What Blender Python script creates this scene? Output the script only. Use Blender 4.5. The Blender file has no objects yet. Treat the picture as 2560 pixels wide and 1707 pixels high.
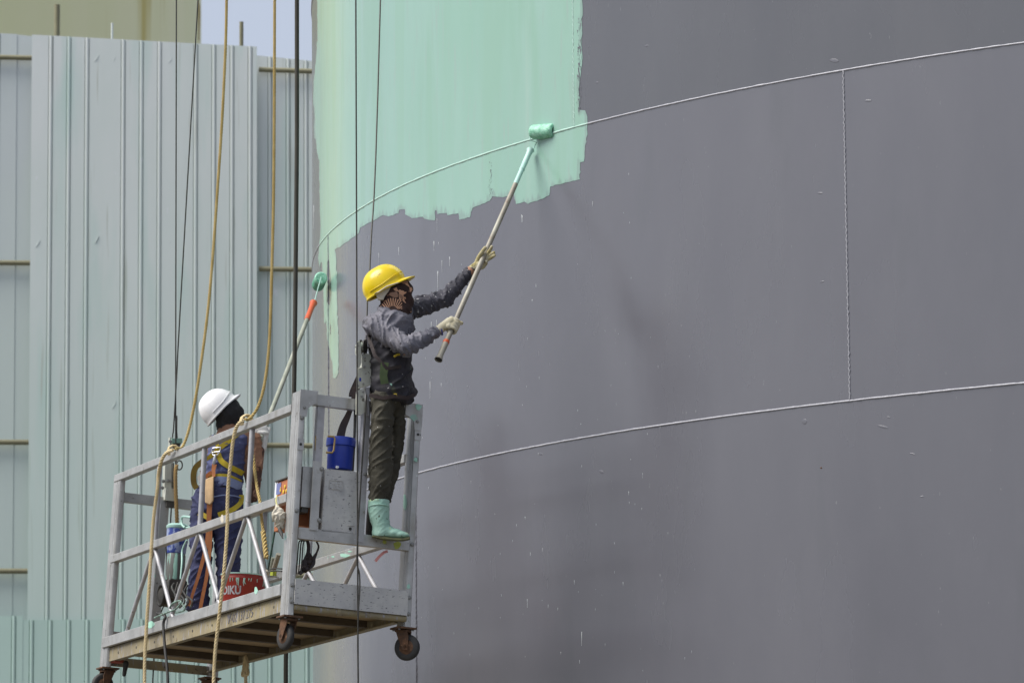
import bpy, math, random
import numpy as np
from mathutils import Vector, Matrix, noise
from mathutils.geometry import delaunay_2d_cdt
random.seed(7); rng = np.random.default_rng(7)
SC = bpy.context.scene; COL = SC.collection
R_ = math.radians
# ---------------------------------------------------------------- camera
FPX, TH, RO, CZ = 11000.0, R_(8.5), -0.0085, 1.6
cr = np.array([1, 0, 0.]); cf = np.array([0, math.cos(TH), math.sin(TH)]); cu = np.cross(cr, cf)
CR = cr*math.cos(RO)+cu*math.sin(RO); CU = -cr*math.sin(RO)+cu*math.cos(RO); CF = cf
CAM = np.array([0, 0, CZ])
cd = bpy.data.cameras.new('camera'); cam = bpy.data.objects.new('camera', cd); COL.objects.link(cam)
cam.matrix_world = Matrix(((CR[0], CU[0], -CF[0], 0), (CR[1], CU[1], -CF[1], 0), (CR[2], CU[2], -CF[2], CZ), (0, 0, 0, 1)))
cd.sensor_width = 36; cd.lens = 36*FPX/2560; cd.clip_start = .5; cd.clip_end = 3000
cd.dof.use_dof = True; cd.dof.focus_distance = 25.4; cd.dof.aperture_fstop = 6.3
SC.camera = cam
# ---------------------------------------------------------------- light
SUN_EL, SUN_AZ = R_(53), R_(258)           # azimuth from +Y clockwise: behind the camera, to the left
W = bpy.data.worlds.new('World'); SC.world = W; W.use_nodes = True
nt = W.node_tree; nt.nodes.clear()
def N(t, ty, **kw):
    n = t.nodes.new(ty)
    for k, v in kw.items(): setattr(n, k, v)
    return n
sky = N(nt, 'ShaderNodeTexSky'); sky.sky_type = 'NISHITA'; sky.sun_disc = False
sky.sun_elevation = SUN_EL; sky.sun_rotation = SUN_AZ; sky.dust_density = 3; sky.air_density = 1.2
bg = N(nt, 'ShaderNodeBackground'); bg.inputs[1].default_value = 0.10
out = N(nt, 'ShaderNodeOutputWorld')
mix = N(nt, 'ShaderNodeMix', data_type='RGBA'); tc = N(nt, 'ShaderNodeTexCoord')
mp = N(nt, 'ShaderNodeMapping'); mp.inputs['Scale'].default_value = (1.6, 1.6, 4)
nz = N(nt, 'ShaderNodeTexNoise'); nz.inputs['Scale'].default_value = 2.2; nz.inputs['Detail'].default_value = 5
rp = N(nt, 'ShaderNodeMapRange'); rp.inputs[1].default_value = .3; rp.inputs[2].default_value = .7; rp.inputs[3].default_value = .6; rp.inputs[4].default_value = .95
nt.links.new(tc.outputs['Generated'], mp.inputs[0]); nt.links.new(mp.outputs[0], nz.inputs[0])
nt.links.new(nz.outputs[0], rp.inputs[0]); nt.links.new(rp.outputs[0], mix.inputs[0])
nt.links.new(sky.outputs[0], mix.inputs[6]); mix.inputs[7].default_value = (3.3, 3.6, 4.35, 1)
nt.links.new(mix.outputs[2], bg.inputs[0]); nt.links.new(bg.outputs[0], out.inputs[0])
sd = bpy.data.lights.new('sun', 'SUN'); sd.energy = 3.1; sd.angle = R_(40); sd.color = (1, .96, .9)
so = bpy.data.objects.new('sun', sd); COL.objects.link(so)
sdir = Vector((math.sin(SUN_AZ)*math.cos(SUN_EL), math.cos(SUN_AZ)*math.cos(SUN_EL), math.sin(SUN_EL)))
so.rotation_euler = sdir.to_track_quat('Z', 'Y').to_euler(); so.location = (-20, -30, 40)
vs = SC.view_settings; vs.view_transform = 'Standard'; vs.look = 'None'; vs.exposure = 0.75; vs.gamma = 1; vs.use_curve_mapping = False
# ---------------------------------------------------------------- where things stand
def ray(x, y): return CF + CR*((x-1280)/FPX) - CU*((y-853.5)/FPX)
def P(x, y, Y):
    d = ray(x, y); return CAM + d*(Y/d[1])
def crop(ox, oy, s): return lambda x, y: (ox+s*x, oy+s*y)
c1 = crop(200, 900, .51458); c2 = crop(0, 0, .3827); c3 = crop(750, 250, .4782); c4 = crop(860, 620, .2551)
c5 = crop(640, 950, .29337); c6 = crop(200, 1350, .22769); c7 = crop(640, 1300, .2596); c8 = crop(380, 930, .23595)
ck = crop(0, 0, 1.08844); cg = crop(740, 0, .4465); cs = crop(740, 640, .22962); cl = crop(860, 840, .12755)
cm = crop(380, 1180, .21684); cn = crop(640, 1050, .25518); ch = crop(1140, 590, .089286); cw = crop(1040, 740, .11475); cx_ = crop(380, 1080, .093537)
cr_ = crop(1280, 0, 1.08844)
TC = np.array([7.680, 31.209]); TR = 9.102; SEAM1, SEAM2 = 5.1392+CZ, 3.2696+CZ; COURSE = SEAM1-SEAM2
def tank(x, y, off=0.0):
    d = ray(x, y); o = CAM[:2]-TC; r = TR+off
    a = d[:2]@d[:2]; b = 2*(o@d[:2]); c = o@o-r*r; D = b*b-4*a*c
    t = -b/(2*a) if D <= 0 else (-b-math.sqrt(D))/(2*a)
    return CAM+d*t
def tang(x, y=800):
    p = tank(x, y); return math.atan2(p[1]-TC[1], p[0]-TC[0]) % (2*math.pi)
def eul(a, b, c):
    ca, sa, cb, sb, cc, sc = math.cos(a), math.sin(a), math.cos(b), math.sin(b), math.cos(c), math.sin(c)
    return np.array([[ca, -sa, 0], [sa, ca, 0], [0, 0, 1]])@np.array([[1, 0, 0], [0, cb, -sb], [0, sb, cb]])@np.array([[cc, 0, sc], [0, 1, 0], [-sc, 0, cc]])
PR = eul(R_(-65.82), R_(-3.99), R_(-1.23)); PT = np.array([-1.2896, 25.0055, 2.1784+CZ])
PL, PW, PH = 3.247, 0.76, 1.299
def L(x, y, z): return PR@np.array([x, y, z])+PT          # platform frame -> world
def LP(x, y, ax, val):                                     # pixel -> platform frame, on the plane axis=val
    d = PR.T@ray(x, y); o = PR.T@(CAM-PT); t = (val-o[ax])/d[ax]; return o+d*t
def nrm(v): v = np.asarray(v, float); return v/(np.linalg.norm(v)+1e-12)
def toL(p): return PR.T@(np.asarray(p)-PT)
# ---------------------------------------------------------------- mesh building
ZV0 = np.array([0, 0, 1.])
class MB:
    def __init__(s): s.v = []; s.f = []
    def add(s, vs_, fs): b = len(s.v); s.v += [tuple(map(float, p)) for p in vs_]; s.f += [tuple(b+i for i in f) for f in fs]; return s
    def loft(s, rings, cap=True, closed=False):
        n = len(rings[0]); vs_ = [p for r in rings for p in r]; fs = []; m = len(rings)
        for i in range(m if closed else m-1):
            for j in range(n):
                a, b = i*n+j, i*n+(j+1) % n; c, d = ((i+1) % m)*n+(j+1) % n, ((i+1) % m)*n+j
                fs.append((a, b, c, d))
        if cap and not closed: fs += [tuple(range(n-1, -1, -1)), tuple((m-1)*n+k for k in range(n))]
        return s.add(vs_, fs)
    def beam(s, a, b, w, h, up=(0, 0, 1), ch_=.003):
        a, b = np.asarray(a, float), np.asarray(b, float); d = nrm(b-a); sd_ = nrm(np.cross(d, up)); u = np.cross(sd_, d)
        x, y = w/2, h/2; c = min(ch_, x*.4, y*.4)
        pr = [(x-c, -y), (x, -y+c), (x, y-c), (x-c, y), (-x+c, y), (-x, y-c), (-x, -y+c), (-x+c, -y)]
        return s.loft([[p+sd_*i+u*j for i, j in pr] for p in (a, b)])
    def box(s, c, ax, hs, ch_=.003):        # ax: 3 unit vectors, hs: half sizes
        c = np.asarray(c, float); X, Y, Z = [np.asarray(q, float) for q in ax]
        return s.beam(c-X*hs[0], c+X*hs[0], 2*hs[1], 2*hs[2], Z, ch_)
    def tube(s, pts, r, n=8, cap=True, flat=None):
        pts = [np.asarray(p, float) for p in pts]; m = len(pts); r = r if hasattr(r, '__len__') else [r]*m
        t = [nrm(pts[min(i+1, m-1)]-pts[max(i-1, 0)]) for i in range(m)]
        u = np.cross(t[0], (0, 0, 1)); u = nrm(u if np.linalg.norm(u) > .1 else np.cross(t[0], (1, 0, 0))); rings = []
        for i in range(m):
            u = nrm(u-t[i]*(u@t[i])); v = np.cross(t[i], u)
            rings.append([pts[i]+r[i]*(u*math.cos(2*math.pi*k/n)+v*math.sin(2*math.pi*k/n)) for k in range(n)])
        return s.loft(rings, cap)
    def ribbon(s, pts, side, w, th=.004):   # flat strap
        pts = [np.asarray(p, float) for p in pts]; m = len(pts); w = w if hasattr(w, '__len__') else [w]*m; rings = []
        for i in range(m):
            t = nrm(pts[min(i+1, m-1)]-pts[max(i-1, 0)]); sv = nrm(np.cross(t, (0, 1, .15))) if side is None else nrm(np.asarray(side, float)-t*(t@np.asarray(side, float))); nn = np.cross(t, sv)
            a, b = w[i]/2, th/2
            rings.append([pts[i]+sv*x+nn*y for x, y in ((-a, -b), (a, -b), (a, b), (-a, b))])
        return s.loft(rings)
    def lathe(s, c, axis, prof, n=24, cap=True):
        c = np.asarray(c, float); ax = nrm(axis); u = np.cross(ax, (0, 0, 1)); u = nrm(u if np.linalg.norm(u) > .1 else np.cross(ax, (1, 0, 0))); v = np.cross(ax, u)
        return s.loft([[c+ax*z+r*(u*math.cos(2*math.pi*k/n)+v*math.sin(2*math.pi*k/n)) for k in range(n)] for r, z in prof], cap)
    def ell(s, c, ax, n=16, m=10):
        c = np.asarray(c, float); X, Y, Z = [np.asarray(q, float) for q in ax]; rings = []
        for i in range(1, m):
            ph = math.pi*i/m
            rings.append([c+Z*math.cos(ph)+math.sin(ph)*(X*math.cos(2*math.pi*k/n)+Y*math.sin(2*math.pi*k/n)) for k in range(n)])
        return s.loft(rings)
    def cap_(s, a, ra, b, rb, n=14):       # tapered capsule
        a, b = np.asarray(a, float), np.asarray(b, float); d = nrm(b-a); pts = []; rr = []
        for k in range(4): q = math.pi/2*k/4; pts.append(a-d*ra*math.cos(q)); rr.append(max(ra*math.sin(q), ra*.12))
        for k in range(5): pts.append(a+(b-a)*k/4); rr.append(ra+(rb-ra)*k/4)
        for k in range(3, -1, -1): q = math.pi/2*k/4; pts.append(b+d*rb*math.cos(q)); rr.append(max(rb*math.sin(q), rb*.12))
        return s.tube(pts, rr, n)
    def prism(s, poly, vec):
        vec = np.asarray(vec, float); n = len(poly); a = [np.asarray(p, float) for p in poly]; b = [p+vec for p in a]
        fs = [tuple(range(n)), tuple(range(2*n-1, n-1, -1))]+[(i, n+i, n+(i+1) % n, (i+1) % n) for i in range(n)]
        return s.add(a+b, fs)
    def mesh(s, name, org=(0, 0, 0)):
        me = bpy.data.meshes.new(name); o = np.asarray(org, float)
        me.from_pydata([tuple(np.asarray(p)-o) for p in s.v], [], s.f); me.validate(); return me
    def build(s, name, mt, parent=None, smooth=38, org=None):
        o0 = ORG.get(parent.name if parent else None, np.zeros(3)) if org is None else np.asarray(org, float)
        me = s.mesh(name, o0); fixn(me); me.materials.append(mt); sm(me, smooth)
        return link(name, me, parent, o0 if parent is None else (0, 0, 0))
ORG = {None: np.zeros(3)}
def fixn(me):
    import bmesh
    b = bmesh.new(); b.from_mesh(me); bmesh.ops.recalc_face_normals(b, faces=b.faces); b.to_mesh(me); b.free()
def sm(me, ang):
    if ang: me.shade_smooth(); me.set_sharp_from_angle(angle=R_(ang))
def link(name, me, parent=None, loc=(0, 0, 0)):
    o = bpy.data.objects.new(name, me); COL.objects.link(o); o.location = loc
    if parent is not None: o.parent = parent; ORG[o.name] = ORG[parent.name]
    else: ORG[o.name] = np.asarray(loc, float)
    return o
def tag(o, label, cat, group=None, kind=None):
    if label: o['label'] = label
    if cat: o['category'] = cat
    if group: o['group'] = group
    if kind: o['kind'] = kind
    return o
def thing(name, loc, label, cat, group=None):
    o = bpy.data.objects.new(name, None); COL.objects.link(o); o.location = tuple(map(float, loc)); o.empty_display_size = .1
    ORG[o.name] = np.asarray(loc, float); return tag(o, label, cat, group)
def cr_spline(pts, n=8):
    pts = [np.asarray(p, float) for p in pts]; q = [2*pts[0]-pts[1]]+pts+[2*pts[-1]-pts[-2]]; o = []
    for i in range(1, len(q)-2):
        for k in range(n):
            t = k/n; a, b, c, d = q[i-1:i+3]
            o.append(.5*((2*b)+(c-a)*t+(2*a-5*b+4*c-d)*t*t+(3*b-a-3*c+d)*t**3))
    return o+[pts[-1]]
def resample(pts, step):
    pts = np.array(pts); seg = np.linalg.norm(np.diff(pts, axis=0), axis=1); s = np.r_[0, np.cumsum(seg)]
    n = max(2, int(s[-1]/step)); t = np.linspace(0, s[-1], n)
    return [np.array([np.interp(q, s, pts[:, k]) for k in range(3)]) for q in t]
def rope_mb(pts, rad, pitch=.055, step=.006, k=3, n=6):
    p = resample(cr_spline(pts), step); m = MB(); N_ = len(p)
    t = [nrm(p[min(i+1, N_-1)]-p[max(i-1, 0)]) for i in range(N_)]; u = nrm(np.cross(t[0], (0.3, 1, .1))); U = []
    for i in range(N_): u = nrm(u-t[i]*(u@t[i])); U.append((u, np.cross(t[i], u)))
    for j in range(k):
        q = []
        for i in range(N_):
            a = 2*math.pi*(i*step/pitch+j/k); q.append(p[i]+rad*.56*(U[i][0]*math.cos(a)+U[i][1]*math.sin(a)))
        m.tube(q, rad*.46, n)
    return m
def fuse(mb, voxel, it=3, disp=None):
    me = mb.mesh('t'); fixn(me); o = bpy.data.objects.new('t', me); COL.objects.link(o)
    r = o.modifiers.new('r', 'REMESH'); r.mode = 'VOXEL'; r.voxel_size = voxel
    if it: s_ = o.modifiers.new('s', 'SMOOTH'); s_.iterations = it; s_.factor = .5
    dg = bpy.context.evaluated_depsgraph_get(); dg.update()
    m2 = bpy.data.meshes.new_from_object(o.evaluated_get(dg)); bpy.data.objects.remove(o); bpy.data.meshes.remove(me)
    if disp:
        n = len(m2.vertices); co = np.zeros(n*3); no = np.zeros(n*3); m2.vertices.foreach_get('co', co); m2.vertices.foreach_get('normal', no)
        co = co.reshape(-1, 3); no = no.reshape(-1, 3); d = np.array([disp(c) for c in co]); co = co+no*d[:, None]
        m2.vertices.foreach_set('co', co.ravel()); m2.update()
    return m2
def put(me, name, mt, parent, smooth=180):
    o0 = ORG[parent.name] if parent else np.zeros(3); me.transform(Matrix.Translation(Vector(-o0))); me.name = name
    me.materials.clear(); me.materials.append(mt); me.shade_smooth(); return link(name, me, parent)
def wrinkle(bones, amp, freq=28, seed=0.):
    bs = [(np.asarray(a, float), np.asarray(b, float)) for a, b in bones]
    def f(p):
        best = 1e9
        for i, (a, b) in enumerate(bs):
            ab = b-a; t = max(0, min(1, (p-a)@ab/(ab@ab))); q = p-a-ab*t; d = q@q
            if d < best: best = d; bi = (i, t*np.linalg.norm(ab), q, ab)
        i, s, q, ab = bi; q = nrm(q)*1.0
        w = noise.noise(Vector((s*freq*.8+seed+i*7+q[0]*1.3+q[2]*.8, q[0]*.7+q[2]*.4, q[1]*.7+q[2]*.7)))
        w2 = noise.noise(Vector((s*freq*1.9+q[2]*2, q[0]*1.6+seed, q[1]*1.6+q[2]*1.2)))
        rr = max(0, 1-abs(w)*3.2); return amp*(1.5*rr*rr-.35+.4*w2)
    return f
# ---------------------------------------------------------------- materials
def mat(name, c1_, c2_=None, scale=8, rough=.6, metal=0., bump=0., bscale=60, stretch=(1, 1, 1), specks=(), lo=.35, hi=.65, coat=0., rvar=0., spec=.5, zgrad=None, edge=None):
    m = bpy.data.materials.new(name); m.use_nodes = True; t = m.node_tree; t.nodes.clear()
    o = N(t, 'ShaderNodeOutputMaterial'); b = N(t, 'ShaderNodeBsdfPrincipled'); t.links.new(b.outputs[0], o.inputs[0])
    tc_ = N(t, 'ShaderNodeTexCoord'); mp_ = N(t, 'ShaderNodeMapping'); mp_.inputs['Scale'].default_value = stretch; t.links.new(tc_.outputs['Object'], mp_.inputs[0])
    col = None
    def nzn(sc, det=5, src=None):
        n = N(t, 'ShaderNodeTexNoise'); n.inputs['Scale'].default_value = sc; n.inputs['Detail'].default_value = det; n.inputs['Roughness'].default_value = .6
        t.links.new((src or mp_).outputs[0] if src is None else src, n.inputs[0]); return n
    def rmp(src, a, b_, c=0., d=1.):
        r = N(t, 'ShaderNodeMapRange'); r.inputs[1].default_value = a; r.inputs[2].default_value = b_; r.inputs[3].default_value = c; r.inputs[4].default_value = d
        t.links.new(src, r.inputs[0]); return r.outputs[0]
    def mixc(f, a, c):
        x = N(t, 'ShaderNodeMix', data_type='RGBA'); t.links.new(f, x.inputs[0])
        if isinstance(a, tuple): x.inputs[6].default_value = (*a, 1)
        else: t.links.new(a, x.inputs[6])
        if isinstance(c, tuple): x.inputs[7].default_value = (*c, 1)
        else: t.links.new(c, x.inputs[7])
        return x.outputs[2]
    c2_ = c2_ or c1_; n1 = nzn(scale); col = mixc(rmp(n1.outputs[0], lo, hi), c1_, c2_)
    for (sc, thr, cc, soft, *st) in specks:     # paint splashes, grime
        mm = mp_
        if st: mm = N(t, 'ShaderNodeMapping'); mm.inputs['Scale'].default_value = st[0]; mm.inputs['Location'].default_value = (sc*.13, 3.1, sc*.7); t.links.new(tc_.outputs['Object'], mm.inputs[0])
        n = N(t, 'ShaderNodeTexNoise'); n.inputs['Scale'].default_value = sc; n.inputs['Detail'].default_value = 3; t.links.new(mm.outputs[0], n.inputs[0])
        col = mixc(rmp(n.outputs[0], thr, thr+soft), col, cc)
    if zgrad:
        sz = N(t, 'ShaderNodeSeparateXYZ'); t.links.new(tc_.outputs['Object'], sz.inputs[0]); col = mixc(rmp(sz.outputs[2], zgrad[0], zgrad[1], 0, zgrad[3]), col, zgrad[2])
    if edge:
        at = N(t, 'ShaderNodeAttribute'); at.attribute_name = 'edge'; me_ = N(t, 'ShaderNodeMapping'); me_.inputs['Scale'].default_value = (1, 1, .12); t.links.new(tc_.outputs['Object'], me_.inputs[0])
        ne = N(t, 'ShaderNodeTexNoise'); ne.inputs['Scale'].default_value = 26; ne.inputs['Detail'].default_value = 4; t.links.new(me_.outputs[0], ne.inputs[0])
        dd = N(t, 'ShaderNodeMath', operation='MULTIPLY_ADD'); t.links.new(ne.outputs[0], dd.inputs[0]); dd.inputs[1].default_value = -.17; t.links.new(at.outputs['Fac'], dd.inputs[2])
        col = mixc(rmp(dd.outputs[0], -.082, -.055, .42, 0.), col, edge)
    t.links.new(col, b.inputs['Base Color']); b.inputs['Roughness'].default_value = rough; b.inputs['Metallic'].default_value = metal
    b.inputs['Specular IOR Level'].default_value = spec
    if coat: b.inputs['Coat Weight'].default_value = coat; b.inputs['Coat Roughness'].default_value = .2
    if rvar: n = nzn(scale*1.7); t.links.new(rmp(n.outputs[0], .3, .7, rough-rvar, rough+rvar), b.inputs['Roughness'])
    if bump:
        n = nzn(bscale, 4); bp = N(t, 'ShaderNodeBump'); bp.inputs['Strength'].default_value = 1; bp.inputs['Distance'].default_value = bump
        t.links.new(n.outputs[0], bp.inputs['Height']); t.links.new(bp.outputs[0], b.inputs['Normal'])
    return m
MINT = (.28, .50, .42)
GP = mat('grey primer', (.119, .120, .140), (.132, .133, .153), 1.3, .25, 0, .0009, 9, (1, 1, .35), [(3.1, .60, (.110, .114, .129), .3, (1.4, 1.4, .3)), (60, .74, (.18, .185, .20), .02)], rvar=.05, spec=.85)
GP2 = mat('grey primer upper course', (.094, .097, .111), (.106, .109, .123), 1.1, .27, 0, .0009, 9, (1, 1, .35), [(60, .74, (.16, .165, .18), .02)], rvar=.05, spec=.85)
WELD = mat('weld bead lit primer', (.34, .34, .38), (.42, .42, .46), 40, .4, 0, .002, 120)  # primer lightened: the sky sheen on the bead is put into the colour
WELDV = mat('weld bead vertical', (.22, .22, .25), (.40, .40, .43), 90, .4, 0, .002, 120)  # pale flecks paint highlights onto the grey bead
MP = mat('mint paint', (.25, .42, .35), (.275, .44, .375), 1.8, .22, 0, .0007, 10, (1, 1, .4), [(1.3, .50, (.235, .415, .32), .3, (1.6, 1.6, .2)), (9, .58, (.27, .40, .345), .1, (3, 3, .3)), (2.2, .64, (.33, .46, .40), .2, (2, 2, .12)), (5, .50, (.245, .415, .33), .10, (1, 1, .10))], rvar=.05, spec=.8, edge=(.17, .20, .20))
MPW = mat('mint painted weld', (.40, .58, .51), (.46, .64, .57), 30, .3, 0, .002, 120)  # paler than the mint coat: the bead's sheen is in the colour
ALU = mat('aluminium dirty', (.46, .46, .45), (.36, .36, .35), 9, .5, .55, .0008, 160, (1, 1, 1), [(23, .66, (.22, .21, .18), .1), (6.3, .70, MINT, .02), (41, .69, (.55, .58, .56), .03), (7, .58, (.30, .285, .25), .2, (2, 2, .5)), (60, .70, (.10, .10, .09), .04)])
ALUD = mat('aluminium tube', (.42, .42, .44), (.33, .33, .34), 14, .58, .35, .0005, 160, (1, 1, 1), [(31, .66, (.2, .18, .15), .08)])
STEEL = mat('scratched panel', (.50, .50, .48), (.42, .42, .42), 12, .55, .2, .0012, 90, (1, 1, 1), [(48, .63, (.16, .16, .17), .04, (1, 1, 2.6)), (9, .60, (.34, .34, .34), .2)])
RUSTY = mat('old painted channel', (.30, .25, .14), (.22, .19, .13), 7, .75, .1, .001, 90, (1, 1, 1), [(17, .58, (.30, .30, .33), .12, (3, 3, .6)), (28, .66, (.08, .05, .03), .06)])
RUST = mat('rust', (.14, .07, .035), (.07, .04, .025), 30, .85, .2, .002, 120, specks=[(50, .62, (.25, .13, .07), .1)])
PLY = mat('underside plywood', (.33, .24, .13), (.25, .19, .115), 5, .85, 0, .001, 40, (1, 1, 1), [(14, .6, (.18, .13, .08), .2)])
DKW = mat('dark crossbeam', (.055, .04, .025), (.08, .06, .035), 9, .8, 0, .001, 60)
RUB = mat('rubber', (.02, .02, .02), (.035, .033, .03), 20, .7, 0, .0005, 90)
IRON = mat('dark iron', (.05, .048, .045), (.09, .085, .075), 20, .6, .3, .001, 90, specks=[(18, .62, (.2, .24, .2), .08)])
CABLE = mat('steel cable', (.045, .044, .038), (.075, .07, .06), 60, .5, .4)
HOSE = mat('black hose', (.030, .028, .020), (.045, .042, .03), 8, .65)
ROPE = mat('manila rope', (.45, .33, .115), (.57, .44, .19), 12, .9, 0, .001, 300, specks=[(3.2, .66, (.10, .10, .05), .1)])
ROPEP = mat('pale rope', (.55, .44, .24), (.66, .55, .34), 14, .9, 0, .001, 300, specks=[(4, .68, (.16, .3, .2), .06)])
LOCK = mat('pale hoist enamel', (.50, .51, .44), (.42, .43, .38), 14, .45, .1, .001, 120, specks=[(26, .64, (.16, .15, .12), .06)])
HATY = mat('yellow hard hat plastic', (.72, .54, .005), (.66, .47, .005), 9, .28, specks=[(30, .70, (.35, .25, .02), .06)])
HATW = mat('white hard hat plastic', (.74, .74, .75), (.66, .66, .67), 9, .35, specks=[(45, .70, (.12, .12, .13), .02)])
SHIRT = mat('faded navy shirt', (.115, .115, .142), (.18, .175, .20), 7, .85, 0, .003, 120, specks=[(11, .62, (.05, .05, .055), .15), (75, .70, (.5, .5, .48), .02)])
FARS = mat('spattered dark sleeve', (.028, .028, .038), (.060, .058, .075), 9, .8, 0, .003, 120, specks=[(60, .66, (.42, .42, .42), .03), (14, .66, (.10, .10, .13), .1)])
SHIRTB = mat('paint stained shirt front', (.012, .012, .015), (.024, .022, .032), 12, .7, 0, .002, 180, specks=[(48, .70, (.50, .48, .45), .03), (22, .70, (.22, .42, .34), .03), (9, .63, (.05, .055, .03), .08)])
TROU = mat('dirty dark trousers', (.035, .032, .022), (.060, .055, .038), 10, .85, 0, .003, 90, specks=[(80, .73, (.4, .4, .38), .01)])
NAVY = mat('navy work trousers', (.030, .036, .10), (.05, .055, .13), 9, .85, 0, .003, 70, specks=[(60, .70, (.3, .33, .45), .03)])
VEST = mat('navy vest', (.055, .065, .16), (.085, .095, .20), 9, .8, 0, .003, 70, specks=[(60, .70, (.3, .33, .45), .03)])
BROWN = mat('brown jacket', (.34, .18, .11), (.27, .13, .075), 12, .85, 0, .003, 80)
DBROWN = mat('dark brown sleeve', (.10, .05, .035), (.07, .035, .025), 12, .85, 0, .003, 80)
BOOT = mat('mint splashed boot', (.36, .56, .47), (.27, .47, .38), 9, .5, 0, .002, 60, specks=[(34, .66, (.10, .14, .10), .03), (9, .62, (.55, .60, .28), .12)])
SOLE = mat('boot sole', (.16, .17, .07), (.08, .08, .05), 30, .8)
GLOVE = mat('cotton glove', (.62, .58, .46), (.50, .45, .30), 25, .95, 0, .002, 260, specks=[(30, .62, (.30, .24, .10), .1)])
GLOVED = mat('dirty glove palm', (.30, .25, .09), (.52, .48, .34), 30, .95, 0, .002, 260, specks=[(28, .6, (.12, .10, .03), .1)])
GLOVEW = mat('white glove', (.80, .79, .76), (.66, .65, .60), 25, .95, 0, .002, 260)
BLACK = mat('black balaclava', (.012, .012, .014), (.022, .022, .025), 12, .8, 0, .003, 60)
SKIN = mat('skin', (.30, .17, .11), (.26, .14, .09), 20, .6)
YEL = mat('yellow webbing', (.50, .38, .02), (.40, .30, .03), 20, .8, 0, .001, 300)
ORA = mat('orange webbing', (.50, .19, .07), (.40, .15, .06), 20, .85, 0, .001, 300)
PALB = mat('pale blue back pad', (.25, .30, .50), (.20, .24, .42), 14, .8)
TANP = mat('tan lanyard pack', (.52, .36, .20), (.42, .28, .15), 14, .85, 0, .002, 60)
CHROME = mat('worn chrome', (.7, .7, .72), (.5, .5, .52), 30, .3, .8)
BOLTM = mat('zinc bolt', (.30, .30, .29), (.20, .20, .19), 60, .5, .6)
LEATH = mat('dark strap', (.014, .008, .008), (.028, .014, .012), 14, .55, 0, .002, 60)
BLUE = mat('blue plastic', (.012, .035, .30), (.015, .045, .36), 12, .35, specks=[(26, .68, (.08, .12, .35), .1)])
BLUEL = mat('blue bucket print', (.03, .06, .30), (.30, .36, .55), 26, .5, lo=.45, hi=.55)
MINTM = mat('mint spattered plastic', (.36, .60, .52), (.45, .66, .60), 12, .5)
RED = mat('red pail', (.26, .022, .015), (.34, .035, .02), 7, .35, specks=[(14, .66, (.16, .03, .02), .1)])
WHITE = mat('print white', (.72, .74, .76), (.6, .62, .66), 20, .5)
CREAM = mat('cream rag', (.60, .56, .47), (.45, .41, .33), 20, .9, 0, .006, 40, specks=[(22, .62, (.10, .09, .08), .06)])
BRASS = mat('bronze wire', (.30, .20, .08), (.40, .28, .12), 30, .5, .4)
WPOLE = mat('worn pole', (.36, .35, .29), (.22, .19, .15), 6, .55, .1, 0, 60, specks=[(12, .62, (.2, .13, .09), .1)])
GPOLE = mat('green grey pole', (.22, .24, .19), (.33, .34, .28), 8, .55, .1)
ORNG = mat('orange plastic grip', (.55, .09, .02), (.45, .07, .02), 20, .5)
MSLEEVE = mat('roller nap wet paint', (.16, .45, .29), (.36, .66, .52), 45, .45, 0, .004, 120)
MSLEEVD = mat('roller nap green', (.07, .28, .17), (.10, .38, .25), 45, .5, 0, .004, 120)
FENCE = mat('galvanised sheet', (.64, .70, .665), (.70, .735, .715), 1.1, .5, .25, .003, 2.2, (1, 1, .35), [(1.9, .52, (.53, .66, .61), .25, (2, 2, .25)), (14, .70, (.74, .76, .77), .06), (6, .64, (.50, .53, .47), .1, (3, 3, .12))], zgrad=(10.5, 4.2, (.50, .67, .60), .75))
FENCEG = mat('greenish sheet', (.46, .62, .56), (.50, .66, .60), 1.1, .5, .2, .003, 2.2, (1, 1, .35))
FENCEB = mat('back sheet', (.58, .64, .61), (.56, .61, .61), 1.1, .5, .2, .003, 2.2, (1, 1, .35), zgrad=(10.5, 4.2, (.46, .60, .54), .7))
OLIVE = mat('painted scaffold pipe', (.24, .23, .14), (.19, .18, .11), 6, .7)
YTANK = mat('yellow green tank paint', (.74, .76, .42), (.82, .81, .52), .35, .55, 0, 0, 1, (1, 1, .1), [(1.6, .60, (.56, .48, .15), .1, (1, 1, .05))])
GROUND = mat('dusty ground', (.15, .13, .095), (.10, .095, .08), .3, .95, 0, .02, 3)
# ---------------------------------------------------------------- ground
g = MB(); S_ = 900; g.add([(-S_, -S_, 0), (S_, -S_, 0), (S_, S_, 0), (-S_, S_, 0)], [(0, 1, 2, 3)])
tag(g.build('ground', GROUND, smooth=0), None, None, kind='structure')
# ---------------------------------------------------------------- the big tank
T = thing('storage_tank', (TC[0], TC[1], 0), 'huge grey primed welded steel tank half repainted in mint green', 'storage tank')
def arc(a, r, z): return (TC[0]+r*math.cos(a), TC[1]+r*math.sin(a), z)
edges = [0.0]+[SEAM2-COURSE*2, SEAM2-COURSE, SEAM2, SEAM1, SEAM1+COURSE, SEAM1+2*COURSE, SEAM1+3*COURSE]
STEP36 = 2*math.pi/10
def seamset(first): return [first+STEP36*k for k in range(10)]
sets = {0: seamset(3.9), 1: seamset(4.3), 2: seamset(tang(1041, 1500)), 4: seamset(tang(1434, 150)), 5: seamset(3.7), 6: seamset(4.1)}
a0, a1 = tang(822, 1000), tang(2117, 600); a1 = a1 if a1 > a0 else a1+2*math.pi
n_in = max(1, round((a1-a0)/STEP36)); s3 = [a0+(a1-a0)*k/n_in for k in range(n_in)]; rest = 2*math.pi-(a1-a0)
s3 += [a1+rest*k/8 for k in range(8)]; sets[3] = s3
th_w = .010
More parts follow.
